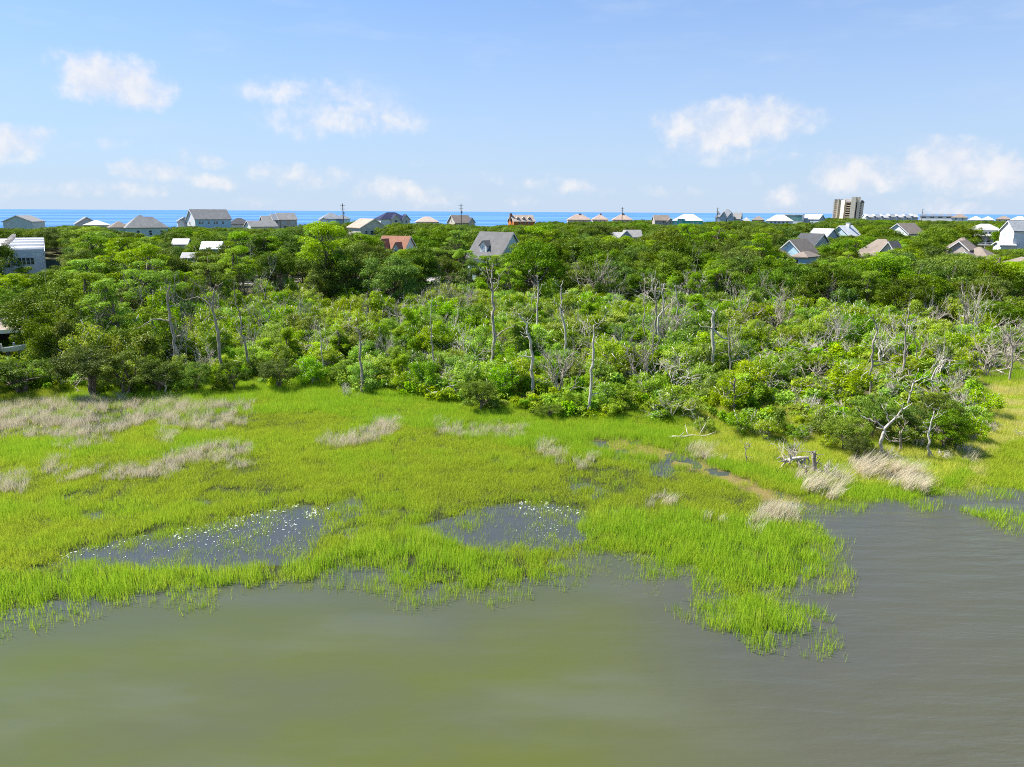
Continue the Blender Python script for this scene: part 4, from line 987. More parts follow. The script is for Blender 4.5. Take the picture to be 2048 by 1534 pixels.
utility_pole("slim utility pole left of the steep slate gabled house", "the fourth utility pole", 1435.5, 415, 435, 440)
utility_pole("thin mast on the far white building at the right", "the far mast", 1846, 417, 431, 640)

# glimpses between the trunks: road, drive, lawn
def strip(name, pts, half, mat, lift=.06):
    b = []; pts = [np.array(p, float) for p in pts]
    V = []
    for i, p in enumerate(pts):
        d = pts[min(i + 1, len(pts) - 1)] - pts[max(i - 1, 0)]; n = np.array([-d[1], d[0]]) / np.linalg.norm(d)
        for s in (-1, 0, 1):
            q = p + n * half * s; V.append((q[0], q[1], hz(*q) + lift))
    F = [(3 * i + k, 3 * i + k + 1, 3 * i + k + 4, 3 * i + k + 3) for i in range(len(pts) - 1) for k in (0, 1)]
    F = [f[::-1] for f in F]
    return tag(put(name, np_mesh(name, V, F, 4, None, mat, True)), kind='structure')
def gl(x, y):
    z = 3.0
    for _ in range(4):
        g = G(x, y, z); z = hz(g[0], g[1])
    return g[:2]
ROAD_PX = [(430, 570), (545, 563), (600, 560), (660, 556), (760, 552), (860, 556), (940, 572), (1000, 575)]
ROAD = [gl(x, y) for x, y in ROAD_PX]
_t = np.linspace(0, len(ROAD) - 1, 60)
ROAD = np.stack([np.interp(_t, range(len(ROAD)), [r[k] for r in ROAD]) for k in (0, 1)], -1)
strip('road', ROAD, 3.0, rough_mat('road_surface', (.30, .285, .26), (.40, .38, .35), .7, .9, bump=.1))
MAT['lawn'] = rough_mat('lawn', (.10, .19, .02), (.15, .26, .03), .8, .95, bump=.1)
for px_, py_, ln in ((905, 566, 9), (1975, 485, 14), (590, 575, 8), (1760, 655, 9)):
    g = gl(px_, py_); strip('lawn', [g + np.array([s, .15 * s]) for s in np.linspace(-ln, ln, 9)], 4.0 if py_ > 500 else 9.0, MAT['lawn'], .09)
KEEP_LOW = [(430, 1000, 578, 999, .0)]

# open boathouse at the left edge, with a white boat in it
def boathouse():
    D = 84.0; a = P(-30, 716, D); gz = hz(a[0], a[1])
    t = thing('boathouse', "open dark boathouse with pale roof edge at the left rim", 'boathouse', (a[0], a[1], gz), rad(30))
    zt = P(20, 655, D)[2] - gz
    put('roof', MB().extrude([(-3.6, zt - .2), (0, zt + .9), (3.6, zt - .2), (3.6, zt), (0, zt + 1.1), (-3.6, zt)], 'x', -5.6, 5.2).mesh('roof', MAT['r_tan']), t)
    put('fascia', MB().box(-5.6, 5.2, -3.72, -3.61, zt - .45, zt + .02).mesh('fascia', MAT['trim']), t)
    put('back_wall', MB().box(-5.2, 4.9, 3.0, 3.15, 0, zt - .02).mesh('back_wall', MAT['shadepaint']), t)  # near-black on the inner walls carries the shade under the roof
    put('side_wall', MB().box(4.75, 4.9, -2.6, 2.99, 0, zt - .02).mesh('side_wall', MAT['shadepaint']), t)
    for x in (-4.8, 0, 4.6): put('post', MB().box(x - .12, x + .12, -3.3, -3.06, 0, zt - .1).mesh('post', MAT['polewood']), t)
    HOUSES.append((0, 40, 712, 82)); LAND.append(('the boathouse', a[0], a[1])); FOOT.append((a[0], a[1], 6.0))
    boat((P(32, 704, D - 5)[0], D - 5, hz(P(32, 704, D - 5)[0], D - 5)), .4, 2.5, "small white boat on blocks before the boathouse", 1.0)
def boat(loc, rz, L, label, up=.25):
    t = thing('boat', label, 'boat', loc, rz, 'white boats')
    b = MB(); secs = []
    for i in range(9):
        u = i / 8; x = (u - .5) * L; w = L * .17 * (1 - max(0, (u - .45) / .55) ** 2.2) + .02; h = .55 + .3 * u
        secs.append([(x, -w, up + h), (x, -w * .75, up + .15 + .25 * u ** 3), (x, 0, up + .3 * u ** 4), (x, w * .75, up + .15 + .25 * u ** 3), (x, w, up + h)])
    V = [q for s in secs for q in s]; F = [(5 * i + j, 5 * i + j + 1, 5 * i + 6 + j, 5 * i + 5 + j) for i in range(8) for j in range(4)] + [(4, 3, 2, 1, 0)]
    b.poly(V, F); put('hull', b.mesh('hull', MAT['trim']), t)
    put('deck', MB().poly([(s[0][0], s[0][1] * .93, s[0][2] - .12) for s in secs] + [(s[4][0], s[4][1] * .93, s[4][2] - .12) for s in reversed(secs)], [tuple(range(18))]).mesh('deck', MAT['w_grey']), t)
    put('windscreen', MB().box(-.05 * L, .0, -.12 * L, .12 * L, up + .6, up + 1.15).mesh('windscreen', MAT['palepane']), t)
    put('outboard_motor', MB().box(-.58 * L, -.5 * L - .02, -.16, .16, up + .2, up + 1.05).mesh('outboard_motor', MAT['w_grey']), t)
    for x in (-.3, .2): put('block', MB().box(x * L - .15, x * L + .15, -.4, .4, 0, up + .12).mesh('block', MAT['polewood']), t)
boathouse()
for x, y, lb in ((1958, 490, "white motor boat on the lawn before the white porch house"), (1972, 493, "second white boat just right of the first before the porch house")):
    g = gl(x, y); boat((g[0], g[1], hz(*g)), .5, 6.5, lb, 1.2); HOUSES.append((x - 10, x + 10, y, g[1]))

# ================================================================== dead trees and driftwood, each one placed and bent by hand
SNAG_D = {}
def smooth_path(pts, rng, wob, n=4):
    """refine a bent branch line and knead it a little"""
    pts = [np.array(p, float) for p in pts]; o = [pts[0]]
    for a, b in zip(pts[:-1], pts[1:]):
        L = np.linalg.norm(b - a)
        for k in range(1, n + 1):
            p = a + (b - a) * k / n
            if k < n: p = p + rng.normal(0, 1, 3) * L * wob
            o.append(p)
    return o

def snag(label, short, base_px, trunk, branches, r0, r1, mat='greywood', D=None, name='dead_pine', cat='dead tree', group='bare dead trees standing in the scrub', twigs=9, keep=True, seed=0, zb=None):
    """trunk and branches are lines of photo positions; they are set up at the tree's own distance and given depth"""
    rng = np.random.default_rng(100 + seed + int(base_px[0]))
    if D is None:
        z = .5
        for _ in range(4):
            g = G(base_px[0], base_px[1], z); z = hz(g[0], g[1])
        D = g[1]
    pb = P(*trunk[0], D); gz = hz(pb[0], D)
    t = thing(name, label, cat, (pb[0], D, gz), 0, group)
    o = np.array([pb[0], D, gz])
    pts = [P(x, y, D) - o for x, y in trunk]
    if pts[0][2] > .15: pts = [np.array([pts[0][0], 0, -.1])] + pts
    lean = rng.normal(0, .06)
    pts = [p + np.array([0, lean * p[2], 0]) for p in pts]
    line = smooth_path(pts, rng, .034); n = len(line)
    r0 *= .80; r1 *= .62
    rs = [r0 + (r1 - r0) * (i / (n - 1)) ** .9 for i in range(n)]
    rs[0] *= 1.25
    rs = [r * rng.uniform(.8, 1.15) for r in rs]
    m = MAT[mat]
    put('trunk', MB().tube(line, rs, 8).mesh('trunk', m, True), t)
    for bl in branches:
        q = [P(x, y, D) - o for x, y in bl]
        dy = rng.choice([-1, 1]) * rng.uniform(.15, .5)
        j = int(np.argmin([np.linalg.norm(p - q[0]) for p in line])); q[0] = line[j].copy()
        L = 0
        for k in range(1, len(q)):
            L += np.linalg.norm(q[k] - q[k - 1]); q[k] = q[k] + np.array([0, line[j][1] + dy * L * .6, 0])
        bp = smooth_path(q, rng, .05, 3); nb = len(bp); ra = min(rs[j] * .62, .11 + .012 * L)
        b = MB().tube(bp, [max(.018, ra * (1 - .78 * i / (nb - 1))) for i in range(nb)], 6)
        for _ in range(int(2 + L * .7)):        # broken side shoots
            i = rng.integers(nb // 3, nb); d = rng.normal(0, 1, 3); d[2] = abs(d[2]) * .8; d /= np.linalg.norm(d); l = rng.uniform(.25, .8)
            b.tube([bp[i], bp[i] + d * l * .5 + rng.normal(0, .04, 3), bp[i] + d * l + np.array([0, 0, .12])], [.03, .022, .01], 4)
        put('branch', b.mesh('branch', m, True), t)
    for _ in range(twigs):                      # short dead stubs on the bole
        i = rng.integers(n // 3, n); d = np.array([rng.choice([-1, 1]) * rng.uniform(.5, 1), rng.uniform(-1, 1), rng.uniform(-.1, .7)]); d /= np.linalg.norm(d); l = rng.uniform(.2, .75)
        put('branch', MB().tube([line[i], line[i] + d * l * .6, line[i] + d * l + np.array([0, 0, .1 * l])], [rs[i] * .38, rs[i] * .25, .015], 5).mesh('branch', m, True), t)
    xs_ = [p[0] for p in trunk]
    if keep:
        yb = trunk[0][1]
        for (xa, ya), (xb, yb2) in zip(trunk[:-1], trunk[1:]): HOUSES.append((min(xa, xb) - 2, max(xa, xb) + 2, max(ya, yb2) + 1, D - .4))
        for bl in branches:
            for (xa, ya), (xb, yb2) in zip(bl[:-1], bl[1:]): HOUSES.append((min(xa, xb), max(xa, xb), max(ya, yb2), D - .4))
    LAND.append((short, pb[0], D))
    return t, o, D, line

GW, DW = 'greywood', 'deadwood'
SNAGS = [
 ("grey pine with arching bleached limb reaching left over the scrub", "the pine with the arching limb", (352, 760), [(352, 696), (345, 653), (338, 615), (336, 590), (341, 572)], [[(341, 645), (325, 637), (311, 637), (297, 645), (284, 652)], [(349, 671), (360, 671), (369, 674)], [(338, 617), (350, 610), (362, 612)], [(337, 600), (348, 590), (345, 578)]], .27, .10, GW),
 ("antler topped dead pine with a long limb sweeping left", "the antler topped pine", (437, 752), [(437, 676), (432, 642), (425, 615), (427, 596), (429, 582)], [[(422, 613), (410, 601), (396, 596), (380, 597), (362, 602)], [(424, 611), (413, 590), (412, 573)], [(428, 590), (436, 580), (434, 572)], [(434, 640), (444, 633), (453, 636)], [(427, 608), (440, 602), (441, 590)]], .26, .10, GW),
 ("slender crooked dead pine leaning left with whitened top twigs", "the slender crooked pine", (502, 752), [(502, 748), (494, 694), (487, 656), (485, 622), (477, 605), (475, 574), (478, 553)], [[(487, 627), (495, 613), (504, 607)], [(486, 657), (480, 653)], [(481, 608), (470, 601), (466, 592)]], .19, .04, GW),
 ("broken grey branch slanting out of the bushes beside the slender crooked pine", "the slanting broken branch", (541, 690), [(541, 625), (529, 613), (511, 596)], [], .13, .04, GW),
 ("twin thin pale stems side by side in the left middle scrub", "the twin thin stems", (642, 752), [(642, 695), (640, 670), (639, 650)], [[(642, 700), (651, 700), (656, 680), (670, 664)]], .10, .04, DW),
 ("thin dead stem at the marsh edge among the left cedars", "the thin stem by the cedars", (331, 794), [(332, 794), (331, 770), (332, 750)], [[(331, 775), (326, 762)]], .11, .05, DW),
 ("tall dead pine at the marsh edge with flat broken top limb to the left", "the flat topped snag", (727, 792), [(727, 792), (723, 740), (720, 691), (718, 670), (713, 657)], [[(713, 658), (700, 655), (682, 658)], [(718, 670), (726, 671), (735, 666)], [(720, 692), (729, 690)]], .20, .10, GW),
 ("straight branchless grey pole of a dead pine", "the branchless grey pole", (865, 760), [(865, 706), (863, 660), (862, 622), (860, 573)], [], .14, .05, GW),
 ("tallest dead pine with forked limbs high above the middle scrub", "the tall forked pine", (987, 742), [(987, 710), (986, 650), (985, 609), (983, 581), (983, 545), (985, 528)], [[(981, 590), (976, 572), (971, 552)], [(986, 590), (995, 575), (998, 554)], [(984, 575), (994, 566), (1003, 548), (1012, 538)], [(983, 560), (973, 545), (962, 538)], [(988, 682), (1000, 668), (1012, 660), (1030, 655)]], .30, .09, GW),
 ("small dead pine with curled bare top behind the middle scrub", "the curled top pine", (1075, 690), [(1075, 630), (1076, 588), (1077, 571), (1074, 550)], [[(1075, 566), (1066, 553), (1057, 546)], [(1077, 585), (1082, 577), (1083, 568)], [(1076, 598), (1069, 592)]], .20, .06, DW),
 ("wavy dead pine with three short raised arms behind the hooked white snag", "the wavy three armed pine", (1132, 735), [(1132, 686), (1128, 646), (1122, 626), (1123, 588), (1123, 574), (1127, 562)], [[(1123, 576), (1116, 570), (1110, 566)], [(1123, 590), (1132, 588), (1133, 582)], [(1122, 612), (1112, 608), (1103, 605)]], .19, .05, DW),
 ("hooked white snag with bent top standing near the marsh in the centre", "the hooked white snag", (1066, 790), [(1066, 788), (1065, 725), (1062, 684), (1055, 667), (1054, 648), (1043, 637), (1037, 628)], [[(1055, 649), (1057, 640), (1055, 636)], [(1061, 680), (1054, 674), (1048, 678)], [(1066, 716), (1050, 712), (1036, 713)], [(1057, 672), (1048, 664)]], .21, .09, DW),
 ("leaning white snag with one limb bent sharply to the right at its tip", "the sharp bent snag", (1177, 832), [(1177, 830), (1183, 752), (1187, 711), (1187, 680), (1188, 651)], [[(1188, 652), (1198, 648), (1216, 644)], [(1180, 800), (1188, 788), (1194, 786)]], .21, .09, DW),
 ("thin grey pole left of the Y forked snag", "the thin grey pole", (1291, 700), [(1291, 630), (1292, 590), (1293, 557)], [[(1293, 558), (1300, 557)]], .13, .06, GW),
 ("Y forked grey snag at the right end of the middle scrub", "the Y forked snag", (1311, 715), [(1311, 660), (1310, 605), (1309, 571)], [[(1309, 572), (1302, 562), (1294, 556)], [(1309, 572), (1313, 564), (1316, 560)]], .20, .12, GW),
 ("white S shaped snag curving up between the Y forked snag and the dark pine", "the S shaped snag", (1316, 715), [(1316, 634), (1325, 622), (1326, 595), (1323, 585), (1327, 567)], [[(1324, 624), (1336, 612), (1352, 602)]], .17, .10, DW),
 ("leaning white pole against the dark pine right of the S shaped snag", "the leaning white pole", (1355, 690), [(1355, 608), (1350, 580), (1346, 570)], [], .12, .07, DW),
 ("thick broken bole with one curved arm drooping to the right", "the thick broken bole", (1425, 760), [(1425, 710), (1424, 657), (1426, 620)], [[(1428, 660), (1441, 673), (1455, 677), (1457, 668)], [(1424, 653), (1412, 653), (1399, 651)], [(1426, 621), (1418, 614), (1409, 608)], [(1426, 628), (1433, 620)]], .27, .22, DW),
 ("thin dark stem just right of the thick broken bole", "the thin dark stem", (1461, 775), [(1461, 728), (1457, 690), (1456, 655), (1458, 640)], [], .12, .06, GW),
 ("short reddish brown stump trunk above the fallen white log", "the short brown trunk", (1468, 828), [(1468, 822), (1467, 785), (1467, 754)], [[(1467, 768), (1460, 763), (1454, 762)]], .17, .13, 'bark'),
 ("dead pine with brown lower bark and white limbs spreading right", "the brown barked pine", (1741, 790), [(1741, 782), (1744, 722), (1745, 682), (1753, 660), (1747, 642), (1744, 628)], [[(1753, 660), (1760, 642), (1768, 630)], [(1745, 735), (1771, 722), (1785, 712), (1798, 705)], [(1745, 700), (1752, 690)], [(1771, 722), (1782, 724), (1796, 728)]], .20, .07, GW),
 ("dead pine with raised crooked arms right of the brown barked pine", "the crooked armed pine", (1809, 765), [(1809, 724), (1811, 664), (1814, 646), (1817, 616)], [[(1811, 660), (1803, 650), (1792, 645)], [(1814, 648), (1826, 640), (1840, 632), (1841, 626)], [(1816, 632), (1822, 622)]], .20, .07, GW),
 ("short bent white snag with flat tip near the right scrub edge", "the flat tipped snag", (1864, 800), [(1864, 779), (1862, 759), (1870, 736), (1878, 730)], [], .12, .07, DW),
 ("thin bare pine near the right rim with one raised arm", "the right rim pine", (2025, 765), [(2025, 724), (2026, 690), (2025, 652)], [[(2025, 680), (2016, 664), (2007, 655)], [(2025, 700), (2034, 694)]], .15, .05, GW),
 ("sprawling white dead oak leaning right over the sandy rise", "the sprawling white oak", (1758, 914), [(1758, 914), (1766, 872), (1769, 858), (1789, 839), (1804, 821), (1826, 806)], [[(1769, 858), (1757, 845), (1738, 840), (1728, 834)], [(1789, 839), (1800, 836), (1815, 842)], [(1804, 821), (1806, 806), (1800, 795)], [(1779, 848), (1778, 830), (1770, 818)]], .19, .06, DW),
 ("grey dead oak with hooked left limb behind the swathe of reed", "the hooked limb oak", (1799, 905), [(1799, 902), (1799, 883), (1796, 860)], [[(1798, 884), (1788, 880), (1775, 881)], [(1797, 868), (1806, 855), (1810, 845)]], .17, .08, GW),
 ("tall bare crooked trunk right of the sprawling white oak", "the tall bare crooked trunk", (1857, 918), [(1857, 917), (1855, 870), (1860, 845), (1866, 820)], [[(1865, 822), (1858, 812), (1848, 811)], [(1862, 840), (1874, 828), (1880, 815)], [(1856, 905), (1866, 912), (1876, 916)]], .13, .06, DW),
 ("white branching skeleton of a dead oak high on the right scrub", "the white branching skeleton", (1819, 830), [(1819, 794), (1826, 766), (1840, 758), (1855, 753)], [[(1826, 766), (1830, 750), (1834, 735)], [(1820, 785), (1806, 772), (1795, 768)], [(1840, 758), (1850, 742), (1856, 738)]], .13, .05, DW),
 ("thick grey stump standing in the grass by the right shore", "the thick grey stump", (1627, 944), [(1627, 944), (1628, 925), (1626, 903)], [], .26, .19, GW),
 ("short thin stump in the grass left of the thick grey stump", "the thin stump", (1611, 957), [(1611, 957), (1612, 944), (1612, 931)], [], .15, .10, GW),
 ("thin forked dead stem alone beside the muddy channel", "the lone forked stem", (1495, 928), [(1495, 928), (1491, 905), (1489, 886)], [[(1491, 900), (1498, 892)]], .08, .03, GW),
 ("thin white stem before the bushes right of the fallen log", "the thin white stem", (1503, 872), [(1503, 870), (1503, 850), (1506, 828)], [[(1504, 840), (1512, 832)]], .07, .03, DW),
 ("snaking white bough lying over the marsh edge bushes", "the snaking bough", (855, 800), [(852, 792), (868, 785), (882, 783), (899, 773), (915, 783)], [[(914, 783), (909, 793), (904, 800)], [(880, 783), (872, 795)], [(899, 773), (908, 770)]], .12, .06, DW),
 ("pale dead limb reaching left from the bushes near the fallen log", "the reaching pale limb", (1392, 850), [(1392, 840), (1380, 820), (1370, 818)], [[(1385, 826), (1378, 808), (1382, 795)]], .10, .04, DW),
]
SNAG_STEMS = [snag(*s, seed=i) for i, s in enumerate(SNAGS)]

def log(label, a, b, r, mat=DW):
    pa, pb = G(*a, .25), G(*b, .25); rng = np.random.default_rng(4)
    z = hz(pa[0], pa[1]); t = thing('fallen_log', label, 'log', (pa[0], pa[1], z), 0)
    e = pb - pa; line = smooth_path([(0, 0, r * 1.1), e * .5 + np.array([0, 0, r * 1.3 + .1]), e + np.array([0, 0, r + .1])], rng, .02)
    put('bole', MB().tube(line, [r * (1.1 - .5 * i / len(line)) for i in range(len(line))], 8).mesh('bole', MAT[mat], True), t)
    for u, d in ((.55, (-.2, .5, .5)), (.8, (.4, .3, .7)), (.9, (.5, -.3, .3)), (.3, (.1, -.3, .35))):
        q = line[int(u * (len(line) - 1))]; d = np.array(d); put('branch', MB().tube([q, q + d * .6, q + d * 1.3 + np.array([.1, 0, .1])], [r * .4, r * .3, .02], 5).mesh('branch', MAT[mat], True), t)
    LAND.append(('the fallen white log', pa[0], pa[1]))
log("fallen white log lying in yellow green grass by the channel", (1338, 876), (1417, 874), .125)

def dead_shrub_mesh(rng, n, h, w, thick, lay=0.0, depth=3):
    """bare twiggy bush: stems fork and fork again"""
    b = MB()
    def grow(p, d, L, r, k):
        d = d / np.linalg.norm(d); mid = p + d * L * .5 + rng.normal(0, .07, 3) * L; e = p + d * L + rng.normal(0, .08, 3) * L
        b.tube([p, mid, e], [r, r * .8, r * .55], 4 if k > 1 else 3)
        if k <= 0: return
        for _ in range(rng.integers(2, 4)):
            q = p + (e - p) * rng.uniform(.45, 1.0); nd = d + rng.normal(0, .5, 3) + np.array([0, 0, .12])
            grow(q, nd, L * rng.uniform(.5, .8), r * .6, k - 1)
    for i in range(n):
        a = rng.uniform(0, 6.28); e = rng.uniform(.25, 1.35)
        d = np.array([math.cos(a) * math.cos(e) * w / h * 1.3 + lay, math.sin(a) * math.cos(e) * w / h * 1.3, math.sin(e)])
        grow(np.array([0, 0, -.05]), d, h * rng.uniform(.35, .55), thick * rng.uniform(.7, 1.2), depth)
    return b

def dead_shrub(label, short, x, y, wpx, hpx, n=9, thick=.035, lay=0.0, keep=True, seed=0, depth=3):
    rng = np.random.default_rng(300 + seed)
    z = .3
    for _ in range(4):
        g = G(x, y, z); z = hz(g[0], g[1])
    k = g[1] / 1290.0
    me = dead_shrub_mesh(rng, n, hpx * k, wpx * k / 2, thick, lay, depth).mesh('dead_shrub', MAT['deadwood'])
    o = tag(put('dead_shrub', me, None, (g[0], g[1], z)), label, 'dead shrub', 'bleached dead shrubs along the right shore')
    LAND.append((short, g[0], g[1]))
    if keep: HOUSES.append((x - wpx / 2, x + wpx / 2, y - 4, g[1] - 1))
for i, s in enumerate((
    ("bleached fan shaped dead bush above the driftwood by the right shore", "the fan shaped dead bush", 1582, 926, 60, 58, 12, .035, -.1),
    ("starburst of white dead twigs right of the thick grey stump", "the white starburst", 1655, 952, 44, 38, 16, .03, 0),
    ("large white skeletal bush high on the right edge of the scrub", "the large white skeleton bush", 1914, 822, 70, 54, 16, .04, .1),
    ("grey dead bush behind the large white skeleton bush", "the grey dead bush", 1922, 772, 56, 40, 12, .04, 0),
    ("low white brush tangle at the right end of the shore trees", "the low white brush", 1928, 908, 56, 34, 14, .03, .2),
    ("upturned white root bush at the edge of the brown meadow", "the upturned root bush", 1980, 868, 34, 34, 10, .035, .1),
    ("small bleached branch heap at the right rim of the meadow", "the small branch heap", 2040, 872, 36, 20, 8, .03, -.3),
    ("grey dead bush amid green shrubs left of the fan shaped dead bush", "the mid shore dead bush", 1620, 826, 60, 50, 9, .04, 0),
    ("pale dead crown among bushes above the middle of the right scrub", "the pale dead crown", 1612, 700, 60, 46, 9, .045, 0),
    ("white dead tree top left of the brown barked pine", "the white dead tree top", 1690, 716, 44, 40, 9, .045, 0),
    ("round wickerlike dead bush beside young green pine", "the wickerlike dead bush", 1580, 772, 36, 32, 10, .035, 0),
    ("fallen grey brush at the wood edge right of the hooked white snag", "the fallen grey brush", 1130, 822, 60, 34, 9, .04, .3),
    ("sharp white twigs under the left end of the fallen grey brush", "the sharp white twigs", 1068, 828, 20, 12, 7, .025, 0),
    ("flattened white limbs beneath the reaching pale limb", "the flattened white limbs", 1400, 866, 40, 22, 8, .035, -.3),
    ("pale dead shrub between the short brown trunk and thin white stem", "the pale shrub by the stem", 1516, 874, 36, 40, 9, .03, 0),
    ("grey brushwood heap behind the fan shaped dead bush", "the grey brushwood heap", 1600, 880, 52, 36, 12, .03, .2),
    ("silvery brushwood at the foot of the sprawling white oak", "the silvery brushwood", 1775, 918, 44, 30, 12, .03, .2),
    ("tall silvery twig fan behind the hooked limb oak", "the tall silvery twig fan", 1830, 872, 60, 64, 12, .035, .1),
    ("bleached brush leaning out right of the tall bare crooked trunk", "the bleached leaning brush", 1882, 918, 40, 28, 10, .03, .3),
    ("dense silver thicket between the grey dead bush and white skeleton bush", "the dense silver thicket", 1888, 790, 60, 50, 13, .035, .1),
    ("silver dead crown above the bleached leaning brush", "the silver dead crown", 1896, 858, 54, 50, 11, .035, 0),
    ("white twiggy top left of the white branching skeleton", "the white twiggy top", 1780, 800, 56, 50, 11, .04, 0),
    ("grey snarl of branches below the wickerlike dead bush", "the grey snarl", 1560, 806, 50, 36, 10, .035, 0),
    ("pale dead tree crown left of the pale dead crown", "the left pale crown", 1560, 704, 50, 44, 9, .04, 0),
    ("bare grey thicket at the marsh edge left of the flat topped snag", "the bare grey thicket", 690, 795, 44, 34, 9, .03, 0))):
    dead_shrub(*s, seed=i)

def driftwood():
    g = G(1590, 938, .1); z = hz(g[0], g[1])
    t = thing('driftwood', "uprooted weathered trunk with roots lying by the thin stump", 'driftwood', (g[0], g[1], z)); rng = np.random.default_rng(8)
    m = MAT['greywood']; k = g[1] / 1290
    tr = smooth_path([(-20 * k, .1, .55), (-5 * k, 0, .75), (10 * k, -.1, .85), (26 * k, .1, .8)], rng, .04)
    put('trunk', MB().tube(tr, [.14, .14, .135, .13, .125, .12, .115, .11, .1, .09, .085, .08, .07], 8).mesh('trunk', MAT['deadwood'], True), t)
    for i in range(11):
        a = rng.uniform(0, 6.28); d = np.array([-.5 + rng.normal(0, .3), math.cos(a) * .7, math.sin(a) * .8]); L = rng.uniform(.5, 1.1); q = tr[i % 4]
        e = q + d * L; e[2] = max(e[2], .02)
        put('root', MB().tube(smooth_path([q, q + d * L * .5, e], rng, .08, 2), [.08, .065, .05, .035, .02], 5).mesh('root', m, True), t)
    for i in range(8):
        q = tr[rng.integers(4, 13)]; e = np.array([q[0] + rng.normal(0, .5), q[1] - rng.uniform(0, .5), 0.0])
        put('branch', MB().tube(smooth_path([q, (q + e) / 2, e], rng, .1, 2), [.06, .05, .04, .035, .02], 5).mesh('branch', m, True), t)
    HOUSES.append((1557, 1616, 925, g[1] - 1)); LAND.append(('the driftwood trunk', g[0], g[1]))
driftwood()

# ================================================================== living plants: a few grown shapes of each kind
def leaf_cloud(rng, C, R, n, s0, s1, aspect=.55, up=.35, inner=.15, shell=(.78, 1.08)):
    """n leaf sprays over clumps with centres C and radii R (k,3) -> verts, quads, tint"""
    C = np.asarray(C, float); R = np.asarray(R, float)
    w = (R[:, 0] * R[:, 1]) ** 1.0; w /= w.sum()
    k = rng.choice(len(C), n, p=w)
    d = rng.normal(0, 1, (n, 3)); d[:, 2] += up; d /= np.linalg.norm(d, axis=1)[:, None]
    r = np.where(rng.uniform(0, 1, n) < inner, rng.uniform(.3, shell[0], n), rng.uniform(*shell, n))
    # ragged clumps: each bulges and thins along its own directions
    bul = 1 + .22 * np.sin(d[:, 0] * 5 + k * 1.7) * np.sin(d[:, 1] * 6 + k * 2.3) + .12 * np.sin(d[:, 2] * 9 + k)
    c = C[k] + d * R[k] * (r * bul)[:, None]
    nr = d * .6 + rng.normal(0, .5, (n, 3)); nr[:, 2] += .45; nr /= np.linalg.norm(nr, axis=1)[:, None]
    t = np.cross(nr, rng.normal(0, 1, (n, 3))); t /= np.linalg.norm(t, axis=1)[:, None] + 1e-9
    b = np.cross(nr, t)
    s = rng.uniform(s0, s1, n)[:, None] * .5
    V = np.stack([c - t * s, c - b * s * aspect + t * s * .2, c + t * s + nr * s * .15, c + b * s * aspect + t * s * .1], 1).reshape(-1, 3)
    F = np.arange(4 * n).reshape(-1, 4)
    ct = rng.uniform(0, 1, len(C))
    tint = np.clip(.55 * ct[k] + .45 * rng.uniform(0, 1, n) ** 1.3, 0, 1)
    return V, F, np.repeat(tint, 4)

def dome(rng, n, rx, ry, rz, zc, c0, c1, flat=.75, lo=-.25, fill=.25):
    C, R = [], []
    for i in range(n):
        a = rng.uniform(0, 6.28); s = rng.uniform(lo, 1); q = math.sqrt(max(0, 1 - s * s)); f = rng.uniform(.70, .95) if rng.uniform() > fill else rng.uniform(.2, .6)
        C.append((rx * q * math.cos(a) * f, ry * q * math.sin(a) * f, zc + rz * s * f)); r = rng.uniform(c0, c1); R.append((r, r * rng.uniform(.8, 1.2), r * flat))
    return np.array(C), np.array(R)

def limbs(rng, C, h0, r0, n, zroot=-.3, lean=.25, stems=1):
    b = MB(); pick = rng.choice(len(C), min(n, len(C)), replace=False)
    for s in range(stems):
        a = rng.uniform(0, 6.28); top = np.array([math.cos(a) * lean, math.sin(a) * lean, h0])
        base = np.array([math.cos(a) * .25 * (stems > 1), math.sin(a) * .25 * (stems > 1), zroot])
        line = smooth_path([base, base * .5 + top * .5 + rng.normal(0, .1, 3), top], rng, .04, 3)
        b.tube(line, [r0 * (1.2 - .55 * i / len(line)) for i in range(len(line))], 7)
        for j in pick[s::stems]:
            q = line[rng.integers(len(line) // 2, len(line))]; e = C[j] * .92 + q * .08; m = (q + e) / 2 + rng.normal(0, .18, 3) - np.array([0, 0, .2])
            b.tube(smooth_path([q, m, e], rng, .05, 2), [r0 * .55, r0 * .45, r0 * .34, r0 * .22, .03], 5)
    return b

